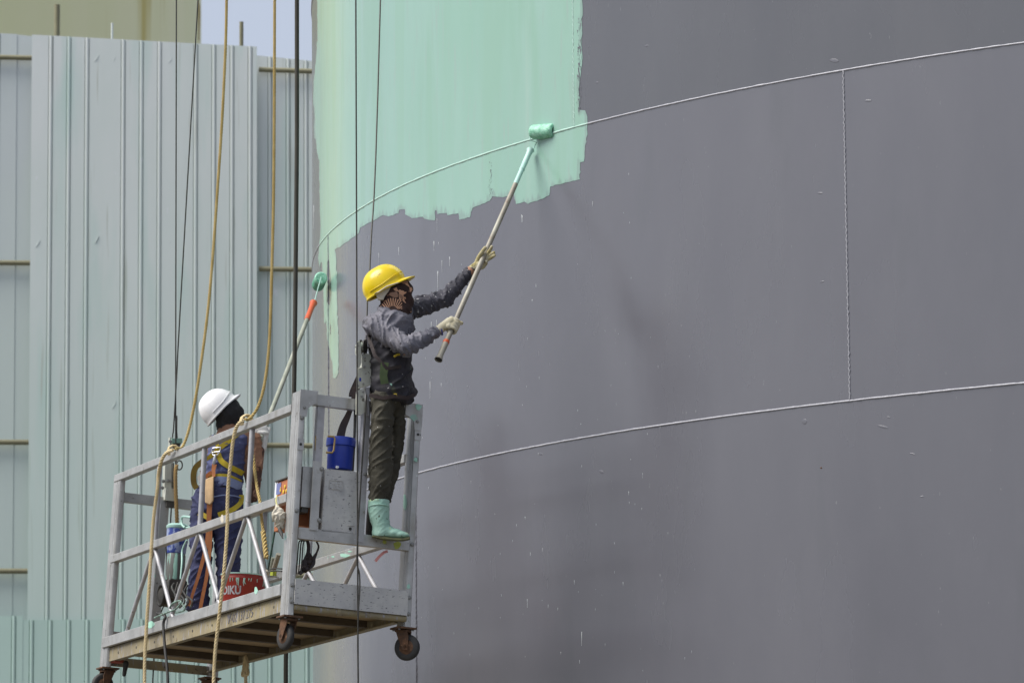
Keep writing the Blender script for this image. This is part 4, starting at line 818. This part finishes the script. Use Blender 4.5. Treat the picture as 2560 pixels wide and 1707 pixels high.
finger(m, [Hh(560, 800, .03), Hh(640, 600, .022), Hh(740, 440, .012), Hh(815, 335, .006)], .0155, .0115)
finger(m, [Hh(760, 700, .036), Hh(860, 520, .04), Hh(950, 400, .032), Hh(1000, 300, .018)], .0115, .0095)
finger(m, [Hh(790, 720, .036), Hh(900, 600, .038), Hh(1000, 500, .028), Hh(1060, 465, .012)], .0115, .0095)
finger(m, [Hh(800, 750, .036), Hh(900, 660, .036), Hh(1000, 600, .026), Hh(1080, 545, .010)], .0112, .0092)
finger(m, [Hh(740, 820, .034), Hh(820, 800, .036), Hh(850, 760, .03), Hh(845, 720, .015)], .0108, .0088)
put(fuse(m, .0032, 3), 'glove', GLOVED, W1)
# lanyard from the back down behind the cooler
st = [A(235, 1080, -.02), A(170, 1230, -.02), A(110, 1380, -.02), A(85, 1460, -.02), B5(845, 60, -.02), B5(820, 200, -.02), B5(780, 310, -.02), B5(740, 400, -.02), B5(712, 520, -.02)]
MB().ribbon(cr_spline(st, 4), None, list(np.interp(np.linspace(0, 1, 33), [0, .3, .5, .62, .8, 1], [.03, .055, .03, .022, .040, .050])), .008).build('lanyard', LEATH, W1, 60)
# --- long roller of the near worker
RL = thing('paint_roller', pb, 'long paint roller with worn pole, its wet mint sleeve on the upper seam', 'paint roller', 'paint rollers on poles')
tp = lambda a, b, r, mt, name, n=16: MB().tube([a, b], r, n).build(name, mt, RL, 60)
plen = np.linalg.norm(pt-pb); c_a = onpole(*gt_(95, 1300)); c_b = onpole(*gt_(205, 1050)); c_g = onpole(*cw(670, 1010))
tp(c_g, c_a, .0152, WPOLE, 'pole'); tp(c_a, c_b, .0150, MINTM, 'painted_pole_end')
MB().tube([pb+pdir*0, pb+pdir*.012, pb+pdir*.04, pb+pdir*.09, c_g-pdir*.01, c_g], [.024, .0215, .0165, .0175, .0185, .0165], 18, False).build('grip', WPOLE, RL, 60)
MB().lathe(c_g-pdir*.012, pdir, [(.0180, 0), (.0195, .003), (.0195, .020), (.0175, .024)], 18).build('red_tape', ORNG, RL, 60)
MB().lathe(pb+pdir*.006, pdir, [(.019, 0), (.019, .002)], 18).build('hollow_end', RUB, RL, 60)
hd_ = [c_b, c_b+pdir*.006, c_b+pdir*.012, c_b+(pt-c_b)*.4, c_b+(pt-c_b)*.8, pt, pt+pdir*.012]
MB().tube(hd_, [.0155, .0185, .0155, .017, .0165, .019, .025], 18).build('grip', MINTM, RL, 60)
Ys = tank(*gt_(540, 350))[1]; nA = nrm(np.array([*(tank(*gt_(540, 350))[:2]-TC), 0])); sc0 = tank(*gt_(540, 350))+nA*.050
eA = P(*gt_(372, 362), sc0[1]+.055); eB = P(*gt_(745, 335), sc0[1]-.055); sax = nrm(eB-eA); sl = np.linalg.norm(eB-eA)
def sleeve(eA, sax, sl, R, mt, par, k=1.):
    m = MB(); prof = [(R*.45, 0), (R*.45, -.004), (R*.62, -.006), (R*.8, -.005), (R*.93, 0), (R, .008)]+[(R*(1+.012*math.sin(i*2.1)), .008+(sl-.016)*i/14) for i in range(1, 14)]+[(R, sl-.008), (R*.93, sl), (R*.8, sl+.005), (R*.62, sl+.006), (R*.45, sl+.002), (R*.42, sl-.012), (R*.2, sl-.012)]
    m.lathe(eA, sax, prof, 40); o = m.build('nap_sleeve', mt, par, 60)
    for v in o.data.vertices: w = noise.noise(Vector(v.co)*95); v.co += v.normal*w*.0028
    MB().lathe(eA+sax*(sl-.012), sax, [(R*.20, 0), (R*.20, .008), (R*.10, .010)], 14).build('axle_cap', MINTM, par, 60); return o
sleeve(eA, sax, sl, .044, MSLEEVE, RL)
w = [eA+sax*.02, eA-sax*.012, P(*gt_(322, 470), eA[1]+.0), P(*gt_(325, 512), eA[1]), P(*gt_(436, 542), (eA[1]+pt[1])/2), P(*gt_(345, 735), pt[1])]
MB().tube(w, .0036, 8).build('wire_frame', MINTM, RL, 60)
# --- person inside the platform, white hat, seen from behind
Y1 = depth(557, 1200, 1, .42)[1]; S8 = .23595/(FPX/Y1); SM = .21684/(FPX/Y1)
A2 = lambda x, y, dy=0.: P(*c8(x, y), Y1+dy); BM = lambda x, y, dy=0.: P(*cm(x, y), Y1+dy)
W2 = thing('person', BM(700, 1640), 'person in white hard hat, navy vest and yellow harness seen from behind inside the platform', 'person')
tor2 = [(830, 590, 105, 0, .06), (825, 640, 135, 0, .085), (812, 700, 190, 0, .115), (795, 800, 207, 0, .13), (782, 950, 204, 0, .13), (765, 1070, 210, 0, .13), (742, 1160, 225, 0, .135), (712, 1240, 252, 0, .14), (695, 1330, 268, 0, .145), (690, 1420, 268, 0, .145), (690, 1500, 262, 0, .14)]
def surf(x, y, off=.008):
    ys = [r[1] for r in tor2]; cx0 = np.interp(y, ys, [r[0] for r in tor2]); hw = np.interp(y, ys, [r[2] for r in tor2]); hd = np.interp(y, ys, [r[4] for r in tor2])
    return A2(x, y, -hd*math.sqrt(max(0.02, 1-((x-cx0)/hw)**2))-off)
s2 = BM(0, 0)
sh2, el2, wr2 = A2(985, 740, .03), A2(1080, 1300, .02), A2(1165, 770, .12)
body = MB().loft(rings(c8, Y1, S8, slim(tor2, .82))); body.cap_(A2(810, 560), .05, A2(800, 440), .08); body.ell(A2(800, 430), (XV*.08, YV*.08, ZV*.10))
body.cap_(sh2, .045, el2, .040); body.cap_(el2, .036, wr2, .024); body.cap_(A2(640, 760, .03), .045, A2(560, 1150, .10), .04); body.cap_(A2(560, 1150, .10), .036, A2(760, 900, .3), .025)
for xa, xb2 in ((575, 545), (880, 860)): body.cap_(BM(xa, 480), .055, BM((xa+xb2)/2, 1000), .045); body.cap_(BM((xa+xb2)/2, 1000), .045, BM(xb2, 1600), .03)
put(fuse(body, .012, 2), 'body', SKIN, W2)
m = MB().loft(rings(c8, Y1, S8, tor2[2:8])); m.ell(A2(960, 730), (XV*.035, YV*.08, ZV*.045)); m.ell(A2(660, 730), (XV*.035, YV*.08, ZV*.045)); m.ell(A2(820, 690), (XV*.085, YV*.07, ZV*.03))
put(fuse(m, .007, 3, wrinkle([(A2(790, 650), A2(740, 1250))], .007, 30, 2.)), 'vest', VEST, W2)
m = MB().loft(rings(c8, Y1, S8, [(x, y, hw+3, dy, hd+.003) for x, y, hw, dy, hd in tor2[7:]]+[(690, 1560, 245, 0, .13)]))
lg1 = [(583, 430, 140, 0, .12), (578, 560, 135, 0, .11), (572, 700, 130, 0, .10), (566, 900, 126, 0, .095), (556, 1100, 124, .0, .09), (545, 1300, 121, 0, .085), (530, 1500, 124, 0, .085), (525, 1600, 120, 0, .08)]
lg2 = [(870, 430, 150, 0, .12), (876, 560, 172, 0, .11), (880, 700, 164, 0, .10), (876, 900, 144, 0, .095), (878, 1100, 134, .0, .09), (872, 1300, 130, 0, .085), (865, 1500, 124, 0, .085), (860, 1600, 120, 0, .08)]
m.loft(rings(cm, Y1, SM, lg1)); m.loft(rings(cm, Y1, SM, lg2))
put(fuse(m, .007, 3, wrinkle([(BM(575, 450), BM(530, 1600)), (BM(880, 450), BM(860, 1600)), (A2(690, 1230), A2(690, 1420))], .008, 24, 5.)), 'trousers', NAVY, W2)
for xc in (525, 860):
    m = MB(); m.cap_(BM(xc, 1600, 0), .045, BM(xc+20, 1640, .02), .045); m.ell(BM(xc+50, 1655, .06), (XV*.06, YV*.09, ZV*.035)); put(fuse(m, .008, 2), 'boot', RUB, W2)
# brown sleeves, collar
m = MB(); m.cap_(A2(1010, 700, .03), .052, A2(1085, 990, .02), .054); m.cap_(A2(1100, 700, .05), .038, A2(1110, 960, .04), .040)
put(fuse(m, .0065, 3, wrinkle([(A2(1030, 680), A2(1095, 1000))], .006, 34, 1.)), 'jacket_sleeve', BROWN, W2)
m = MB(); m.cap_(A2(1085, 960, .02), .048, A2(1065, 1310, .02), .040); m.cap_(A2(1070, 1300, .03), .036, A2(1150, 820, .10), .028); m.cap_(A2(660, 740, .04), .05, A2(570, 1120, .09), .044); m.cap_(A2(570, 1120, .10), .042, A2(720, 930, .28), .03)
put(fuse(m, .0065, 3, wrinkle([(A2(1085, 960), A2(1065, 1310))], .006, 30, 8.)), 'inner_sleeve', DBROWN, W2)
m = MB().loft(rings(c8, Y1, S8, [(815, 660, 150, 0, .085), (805, 620, 118, 0, .072), (800, 575, 102, 0, .064), (805, 560, 92, 0, .058)], tilt=.12)); m.build('collar', BROWN, W2, 60)
# head
m = MB(); m.ell(A2(800, 425), (XV*.088, YV*.092, ZV*.098)); m.cap_(A2(800, 470), .085, A2(785, 570), .062); m.ell(A2(900, 470, .03), (XV*.052, YV*.06, ZV*.07))
m.ell(A2(855, 380, .05), (XV*.05, YV*.05, ZV*.055)); put(fuse(m, .006, 3, wrinkle([(A2(760, 600), A2(900, 420))], .004, 30)), 'balaclava', BLACK, W2)
hat(W2, A2(728, 400, -.01), np.array([.60, .36, .68]), np.array([-.66, -.08, .60]), HATW, .98, peak=.032)
# gloved hand and the roller pole
S2 = crop(740, 640, .22962); tk = tank(*S2(330, 250)); YR = tk[1]-.20
g0 = P(655, 1088, Y1+.10); g1 = P(*S2(190, 512), YR-.10); pd2 = nrm(g1-g0)
def onp2(px, py): d = ray(px, py); n = np.cross(d, np.cross(pd2, d)); t = ((CAM-g0)@n)/(pd2@n); return g0+pd2*t
hg = onp2(*c8(1215, 640)); m = MB()
m.cap_(A2(1165, 800, .11), .030, hg-YV*.02+ZV*-.01, .038); m.ell(hg-YV*.030-XV*.012, (XV*.044, YV*.028, ZV*.052))
for k, dz in enumerate((.032, .010, -.012, -.032)):
    b = hg+pd2*dz; finger(m, [b-YV*.03-XV*.02, b-YV*.034+XV*.006, b-YV*.014+XV*.030, b+YV*.016+XV*.024, b+YV*.026-XV*.002], .0125, .0098)
finger(m, [hg-YV*.03-XV*.03+ZV*.02, hg-YV*.02-XV*.018+ZV*.055, hg+ZV*.060+XV*.004], .0135, .0105)
put(fuse(m, .0036, 3), 'glove', GLOVEW, W2)
# harness webbing
sp = lambda pts, off=.010: [surf(x, y, off) for x, y in pts]
dense = lambda pts: [tuple(p) for p in np.array(cr_spline([np.array([*p, 0.]) for p in pts], 5))[:, :2]]
rb = lambda pts, w, name='harness_strap', mt=YEL, off=.010, th=.004: MB().ribbon([surf(x, y, off) for x, y in dense(pts)], None, w, th).build(name, mt, W2, 60)
rb([(650, 680), (700, 740), (690, 800), (672, 850)], .026); rb([(900, 660), (800, 740), (720, 800), (670, 860)], .030)
rb([(668, 850), (600, 920), (560, 960)], .034); rb([(700, 860), (735, 940), (820, 1000), (900, 1040), (965, 1075)], .034)
rb([(570, 1100), (700, 1095), (800, 1100), (880, 1130), (945, 1165)], .024); rb([(640, 1150), (760, 1150), (860, 1175), (945, 1215)], .052, 'back_pad', PALB, .005, .006)
rb([(950, 1300), (940, 1380), (860, 1450), (760, 1490), (700, 1510)], .030, off=.018); rb([(440, 1470), (520, 1500), (600, 1545)], .030, off=.016)
MB().ribbon(cr_spline([A2(560, 930, -.10), A2(470, 1000, -.09), A2(440, 1080, -.08), A2(445, 1180, -.07), A2(475, 1230, -.07)], 5), None, .036, .004).build('harness_loop', mat('olive webbing', (.20, .14, .02), (.15, .10, .02), 14, .8), W2, 60)
MB().prism([A2(475, 1115, -.05), A2(545, 1040, -.05), A2(560, 1130, -.05), A2(510, 1180, -.05)], YV*.02).build('shirt_hem', GLOVEW, W2, 30)
rb([(650, 1320), (760, 1300), (880, 1310), (940, 1330)], .008, 'pocket_seam', PALB, .010, .003)
dr = [(640, 805), (728, 795), (720, 840), (690, 885), (650, 880), (632, 850), (640, 805)]
MB().tube([surf(x, y, .022) for x, y in dr], .0042, 8, False).build('harness_ring', CHROME, W2, 60)
MB().tube([surf(640, 850, .024), surf(722, 838, .024)], .004, 8).build('harness_ring', CHROME, W2, 60)
MB().tube([surf(672, 870, .032), surf(664, 920, .034), surf(655, 965, .034), surf(650, 990, .034)], [.006, .011, .010, .006], 10).build('snap_hook', CHROME, W2, 60)
MB().ribbon([surf(662, 975, .03), surf(650, 1040, .032), surf(655, 1110, .034)], None, [.03, .024, .020], .012).build('lanyard', ORA, W2, 60)
MB().ribbon([surf(630, 1060, .03), surf(590, 1090, .03), surf(565, 1110, .03)], None, .024, .010).build('lanyard', ORA, W2, 60)
ptan = [surf(x, y, .055) for x, y in ((590, 1120), (655, 1100), (650, 1360), (615, 1405), (560, 1380), (562, 1140))]
m = MB().prism(ptan, YV*.035); put(fuse(m, .004, 3), 'lanyard_pack', TANP, W2)
k0 = lambda x, y: BM(x, y, -.165)
MB().ribbon(cr_spline([k0(665, 350), k0(660, 450), k0(655, 560), k0(640, 760), k0(600, 960), k0(540, 1180), k0(470, 1400), k0(425, 1540)], 4), None, list(np.linspace(.034, .016, 29)), .004).build('lanyard_tail', ORA, W2, 60)
MB().ribbon(cr_spline([k0(675, 560)+YV*.005, k0(672, 800), k0(655, 1000), k0(630, 1200), k0(590, 1400), k0(555, 1580)], 4), None, .022, .004).build('lanyard_tail', ORA, W2, 60)
# roller of the far person
R2 = thing('paint_roller', g0, 'paint roller with orange grip and green grey pole beside the tank edge', 'paint roller', 'paint rollers on poles')
MB().tube([g0-pd2*.07, onp2(*S2(140, 700))], .0150, 14).build('pole', GPOLE, R2, 60)
o1, o2 = onp2(*S2(140, 705)), g1; MB().tube([o1, o1+(o2-o1)*.05, o1+(o2-o1)*.5, o1+(o2-o1)*.9, o2], [.017, .0195, .018, .020, .027], 18).build('grip', ORNG, R2, 60)
fE = P(*S2(272, 240), YR-.02); bE = P(*S2(238, 322), YR+.17); ax2 = nrm(fE-bE); s2l = np.linalg.norm(fE-bE); sleeve(bE, ax2, s2l, .042, MSLEEVD, R2)
MB().lathe(fE-ax2*.004, ax2, [(.043, -.03), (.0435, 0), (.036, .010), (.016, .010)], 30).build('end_ring', MSLEEVE, R2, 50)
MB().tube([fE+ax2*.008, fE+ax2*.020, P(*S2(235, 370), YR-.05), P(*S2(198, 512), YR-.10)], .0036, 8).build('wire_frame', MINTM, R2, 60)
# ---------------------------------------------------------------- things on and in the platform
def D5(x, y, X): return L(*LP(*c5(x, y), 0, X))
cb = toL(D5(712, 765, -.085)); ct = toL(D5(722, 572, -.085)); hC = ct[2]-cb[2]; cc = L(*cb)
BC = thing('water_cooler', cc, 'round blue lidded cooler with bronze wire handle on the near end cover', 'cooler')
MB().lathe(cc, EZ, [(.070, 0), (.074, .004), (.077, hC)], 36).build('body', BLUE, BC, 60)
MB().lathe(cc+EZ*hC, EZ, [(.078, 0), (.086, .004), (.0865, .040), (.083, .052), (.05, .056), (.01, .058)], 36).build('lid', BLUE, BC, 40)
MB().tube([D5(x, y, .008) for x, y in ((598, 616), (648, 618), (662, 600), (672, 500), (664, 482), (612, 478))], .0062, 8).build('wire_handle', BRASS, BC, 60)
MB().lathe(D5(690, 742, -.01), EX, [(.009, 0), (.007, .014)], 10).build('tap', WHITE, BC, 60)
# left hoist motor with a blue bucket on top
def Dm(x, y, Y=.34): return L(*LP(*cm(x, y), 1, Y))
bt, bb = toL(Dm(298, 655)), toL(Dm(295, 935)); hB = bt[2]-bb[2]; cB = L(bt[0], .34, bb[2])
BB = thing('plastic_bucket', cB, 'blue bucket with mint spattered lid and handle at the far end of the platform', 'bucket')
MB().lathe(cB, EZ, [(.058, 0), (.060, .003), (.066, hB*.45), (.069, hB*.46), (.070, hB)], 32).build('body', BLUEL, BB, 50)
MB().lathe(cB+EZ*hB, EZ, [(.072, 0), (.075, .004), (.075, .018), (.06, .030), (.02, .034)], 32).build('lid', MINTM, BB, 40)
MB().tube(cr_spline([Dm(*p) for p in ((380, 640), (345, 600), (350, 515), (440, 520), (545, 545), (552, 600), (470, 625), (400, 640))], 4), .0075, 8).build('handle', MINTM, BB, 60)
cH = cB-EZ*.002; mlen = .17
HM_ = MB().lathe(cH-EZ*mlen, EZ, [(.058, 0), (.060, .01), (.060, mlen-.012), (.056, mlen)], 28).build('hoist_motor', mat('motor grey', (.10, .105, .10), (.16, .17, .16), 8, .6, .2, .001, 60, (1, 1, .3), [(24, .57, MINT, .03, (2, 2, .12))]), G, 50)
dc = Dm(165, 1420, .30); MB().lathe(dc-EY*.03, nrm(EY*.9-EX*.2), [(.02, .0), (.060, .0), (.070, .008), (.072, .06), (.060, .07), (.02, .075)], 30).build('hoist_drum', IRON, G, 40)
MB().tube([dc-EY*.034+EX*.060*math.cos(a)+EZ*.066*math.sin(a) for a in np.linspace(0, 2*math.pi, 26)], .011, 8, False).build('drum_ring', RUB, G, 60)
MB().box(cH-EZ*(mlen+.06), AX, (.07, .06, .06), .01).build('gearbox', IRON, G, 40)
MB().box(L(xs(.3)+.36, .33, .21), AX, (.05, .04, .11), .01).build('hoist_housing', mat('grey casting', (.16, .16, .15), (.22, .23, .21), 12, .6, .2, .001, 60, specks=[(16, .62, MINT, .05)]), G, 40)
for i in range(5):
    pts = [Dm(250+40*i+rng.normal()*10, 1290+rng.normal()*20, .25), Dm(230+35*i, 1380+rng.normal()*40, .22), Dm(300+30*i+rng.normal()*30, 1480, .2), Dm(200+60*i, 1560, .2)]
    MB().tube(cr_spline(pts, 5), .006, 7).build('hoist_cord', IRON, G, 60)
MB().tube(cr_spline([Dm(400, 780, .3), Dm(350, 900, .3), Dm(345, 1050, .28), Dm(330, 1230, .27)], 5), .006, 7).build('hoist_cord', MINTM, G, 60)
# red pail
rp_ = toL(Dm(1060, 1196, .36)); rR, rH = .139, .30; cR = L(rp_[0], .36, rp_[2]-rH)
RP = thing('paint_pail', cR, 'red paint pail with white lettering and mint drips on the platform floor', 'pail')
MB().lathe(cR, EZ, [(.118, 0), (.120, .004), (rR-.002, rH-.035), (rR, rH-.03), (rR, rH-.024), (rR-.002, rH-.02), (rR+.001, rH-.002)], 48).build('body', RED, RP, 50)
MB().lathe(cR+EZ*(rH-.004), EZ, [(rR-.004, 0), (rR+.004, 0), (rR+.004, .007), (rR-.004, .007)], 48).build('rim', MINTM, RP, 50)
MB().lathe(cR+EZ*(rH-.03), EZ, [(rR-.008, 0), (.01, .001)], 32).build('paint', MP, RP, 60)
MB().lathe(cR+EZ*.075, EZ, [(.1275, 0), (.1300, .008), (.1312, .014), (.1296, .015)], 48).build('orange_stripe', ORNG, RP, 60)
vdir = nrm(np.array([(CAM-cR)[0], (CAM-cR)[1], 0])); e_r = nrm(np.cross(ZV, vdir)); e_v = nrm(vdir-EZ*(vdir@EZ))
e_r = nrm(np.cross(EZ, e_v))
rad_at = lambda z: .120+(rR-.122)*(z/(rH-.035))
def onpail(u, z, off=.0012): r = rad_at(z)+off; a = u/rR; return cR+EZ*z+(e_v*math.cos(a)+e_r*math.sin(a))*r
text_on('OIKU', .070, None, EX, EZ, 'white_lettering', WHITE, RP, bend=lambda c: onpail((c[0]*.86-.158), c[1]+rH-.128, .0008+abs(c[2])))
m = MB()
for i in range(26):
    u = rng.uniform(-.20, .20); h = rng.uniform(.008, .05)*(1.6 if rng.random() > .8 else 1); w_ = rng.uniform(.0015, .0045)
    if u < 0: h *= 1.3
    m.tube([onpail(u, rH-.03, .001), onpail(u+rng.normal()*.002, rH-.03-h*.6, .0016), onpail(u+rng.normal()*.003, rH-.03-h, .001)], [w_, w_*.6, w_*.5], 6)
m.build('paint_drips', MINTM, RP, 60)
# brushes, sticks and wires standing in and by the pail
Dn = lambda x, y, Y=.34: L(*LP(*cn(x, y), 1, Y))
def stick(a, b, r, name, mt, label, cat): o = MB().tube([a, b], r, 10).build(name, mt, None, 60, org=b); return tag(o, label, cat)
stick(Dn(222, 1310), Dn(172, 1470), .0150, 'brush_handle', WPOLE, 'pale thick brush handle leaning over the red pail', 'brush'); stick(Dn(168, 1345, .37), Dn(135, 1500, .37), .0110, 'brush_handle', GPOLE, 'darker short brush handle beside the pale one over the red pail', 'brush')
stick(Dn(190, 1050, .28), Dn(100, 1575, .28), .0060, 'stirring_stick', mat('black green stick', (.02, .025, .022), (.06, .14, .11), 14, .6), 'thin dark stirring stick leaning into the red pail', 'stick')
stick(Dn(78, 1350, .30), Dn(98, 1465, .30), .0055, 'steel_rod', IRON, 'short dark rod below the spliced rope tail', 'rod')
for i, (pts, lb) in enumerate(((((130, 1460), (190, 1450), (255, 1455)), 'upper dark wire crossing behind the corner post at the red pail'), (((125, 1480), (190, 1475), (255, 1480)), 'lower dark wire crossing behind the corner post at the red pail'), (((100, 1530), (180, 1530), (250, 1560)), 'dark wire lying over the rim of the red pail'))):
    tag(MB().tube(cr_spline([Dn(x, y, .22) for x, y in pts], 4), .0045, 7).build('wire', IRON, None, 60, org=Dn(*pts[0], .22)), lb, 'wire')
o = MB().ell(Dn(95, 1500, .25), (XV*.022, YV*.02, ZV*.024)).build('rag', CREAM, None, 60, org=Dn(95, 1500, .25)); tag(o, 'small pale rag lump at the left rim of the red pail', 'rag')
o = MB().box(Dn(170, 1505, .27), AX, (.022, .012, .018), .004).build('tape_roll', mat('lime tape', (.40, .46, .05)), None, 40, org=Dn(170, 1505, .27)); tag(o, 'lime yellow tape bit on the rim of the red pail', 'tape')
# orange carton behind the corner post
q0 = toL(Dn(196, 600, .06)); q1_ = toL(L(*LP(*c5(400, 1262), 0, -.20)))
zc0, zc1 = q1_[2]+.0, q0[2]-.01
CT = thing('carton', L(-.20, .15, zc0), 'orange carton with blue and yellow printed label behind the corner post', 'carton')
xl = q0[0]+.03
MB().box(L((xl-.12)/2, .14, (zc0+zc1)/2), AX, ((-.12-xl)/2, .085, (zc1-zc0)/2), .003).build('box', mat('orange carton', (.42, .15, .06), (.36, .12, .05), 10, .7), CT, 30)
MB().box(L((xl-.12)/2, .14, zc1+.005), AX, ((-.12-xl)/2+.012, .095, .004), .001).build('flap', IRON, CT, 30)
lz = toL(Dn(215, 730, .055))[2]
MB().box(L(xl+.040, .053, (lz+zc1-.01)/2), AX, (.036, .0012, (zc1-.01-lz)/2), .0003).build('printed_label', mat('label blue', (.12, .14, .30), (.16, .18, .36), 20, .5), CT, 30)
for (x, y, r) in ((238, 690, .010), (282, 650, .012), (268, 700, .013), (295, 690, .011), (240, 665, .006)):
    c = Dn(x, y, .0505); MB().lathe(c, -EY, [(r, 0), (r*.9, .001)], 12).build('label_spot', mat('label yellow', (.60, .40, .03)), CT, 60)
MB().box(Dn(200, 680, .055), AX, (.022, .002, .05), .0005).build('pale_strip', WHITE, CT, 30)
# rag bundle hanging from the mid rail
cR_ = Dn(225, 965, -.03); m = MB().ell(cR_+ZV*.015, (XV*.038, YV*.034, ZV*.055)); m.ell(cR_-ZV*.035+XV*.006, (XV*.026, YV*.024, ZV*.030)); m.cap_(cR_+ZV*.05, .016, Dn(205, 840, -.03), .008)
RG = thing('rag_bundle', Dn(200, 740, -.03), 'crumpled cream rag bundle hanging from the mid rail by the corner post', 'rag')
put(fuse(m, .004, 2, wrinkle([(Dn(210, 840, -.03), Dn(250, 1100, -.03))], .007, 55, 3.)), 'cloth', CREAM, RG)
MB().tube(cr_spline([Dn(205, 735, -.012), Dn(197, 790, -.03), Dn(210, 840, -.03), Dn(235, 865, -.03)], 5), .0042, 7).build('string', mat('yellow string', (.55, .52, .20)), RG, 60)
MB().tube([Dn(232, 1070, -.03), Dn(245, 1100, -.03), Dn(262, 1155, -.03)], [.012, .012, .004], 8).build('dark_tip', RUB, RG, 60)
# leather straps and wires hanging under the end mid rail
D7 = lambda x, y, X=-.09: L(*LP(*c7(x, y), 0, X))
HS = thing('hanging_strap', D7(480, 200), 'dark leather strap and buckles hanging below the near end mid rail', 'strap')
MB().ribbon(cr_spline([D7(485, 170), D7(505, 240), D7(500, 320), D7(470, 400), D7(455, 470), D7(420, 520)], 5), None, list(np.interp(np.linspace(0, 1, 26), [0, .4, .7, 1], [.018, .022, .032, .02])), .006).build('strap', LEATH, HS, 60)
MB().ribbon(cr_spline([D7(575, 190), D7(602, 250), D7(585, 310), D7(555, 370), D7(540, 430), D7(480, 480)], 5), None, list(np.interp(np.linspace(0, 1, 26), [0, .4, .7, 1], [.010, .012, .030, .02])), .006).build('strap', LEATH, HS, 60)
m = MB(); m.ell(D7(510, 380), (XV*.022, YV*.015, ZV*.045)); m.ell(D7(470, 470), (XV*.028, YV*.018, ZV*.022)); put(fuse(m, .004, 2, wrinkle([(D7(510, 300), D7(470, 500))], .004, 50)), 'pouch', LEATH, HS)
for i, (xa, xb2, w_) in enumerate(((418, 395, 'outer'), (440, 418, 'middle'), (462, 440, 'inner'))):
    tag(MB().tube(cr_spline([D7(xa+25, 195, -.06), D7(xa-5, 215, -.06), D7((xa+xb2)/2-8, 380, -.06), D7(xb2-8, 515, -.06)], 5), .0042, 7).build('wire', IRON, None, 60, org=D7(xb2, 515, -.06)), '%s dark wire dropping from the end mid rail beside the near corner post' % w_, 'wire')
rt = [L(*LP(*c7(x, y), 0, .02)) for x, y in ((1268, 296), (1230, 310), (1185, 350), (1150, 395), (1185, 405))]
tag(MB().ribbon(rt[:4], None, .016, .002).build('tape_strip', mat('faded red tape', (.50, .20, .18)), None, 60, org=rt[0]), 'faded red tape strip sticking out under the end mid rail', 'tape')
# paint blobs on the frame
def blob(crf, x, y, rx, ry, ax_, val, mt, name='paint_blob'):
    p = [L(*LP(*crf(x+rx*math.cos(a)*(1+.2*math.sin(3*a+x)), y+ry*math.sin(a)*(1+.15*math.cos(2*a+y))), ax_, val)) for a in np.linspace(0, 2*math.pi, 18, endpoint=False)]
    return MB().prism(p, (-EX if ax_ == 0 else EY)*.002).build(name, mt, G, 0)
LIME = mat('lime paint', (.30, .34, .03), (.36, .40, .08), 20, .6); MINTP = mat('mint paint splash', (.30, .56, .45), (.38, .62, .52), 20, .6)
blob(c7, 1360, 240, 34, 38, 0, .0058, LIME); blob(c7, 1238, 205, 18, 22, 0, .0058, LIME); blob(c5, 1385, 230, 26, 24, 0, .0125, MINTP); blob(c7, 1470, 635, 16, 26, 0, .0022, MINTP); blob(c1, 1578, 690, 8, 40, 1, PW-PY_-.0015, MINTP)
blob(c6, 775, 925, 36, 40, 1, -.0115, MINTP); blob(c6, 1930, 550, 18, 36, 1, -.0115, MINTP); blob(c1, 690, 770, 8, 18, 1, -.0065, CREAM); blob(c5, 1362, 677, 16, 18, 0, .0125, MINTP); blob(c6, 335, 660, 10, 70, 1, .0375, MINTP)
for (x, y, rx, ry) in ((850, 338, 46, 26), (740, 350, 16, 12), (900, 300, 20, 10)): blob(c7, x, y, rx, ry*.7, 1, PW-.0425, MINTP)

# ---------------------------------------------------------------- trees added out of view on the left, to darken the tank's gloss
LEAF = mat('tree foliage', (.045, .07, .025), (.08, .11, .04), 1.5, .8)
m = MB()
for k in range(54):
    yy = -100+k*3.4+rng.normal(); xx = -62-rng.uniform(0, 14); h = rng.uniform(11, 13.5)
    m.tube([(xx, yy, 0), (xx+.3, yy, h*.5)], [.3, .18], 6)
    for q in range(20):
        c = np.array([xx+rng.normal()*2, yy+rng.normal()*2, h*rng.uniform(.12, .9)]); r0 = rng.uniform(.9, 2.1)
        m.ell(c, (XV*r0, YV*r0*rng.uniform(.7, 1.2), ZV*r0*rng.uniform(.6, .9)), 7, 5)
tag(m.build('added_treeline', LEAF, None, 0), 'unseen row of trees added at left to darken the tank reflections', 'trees', kind='stuff')
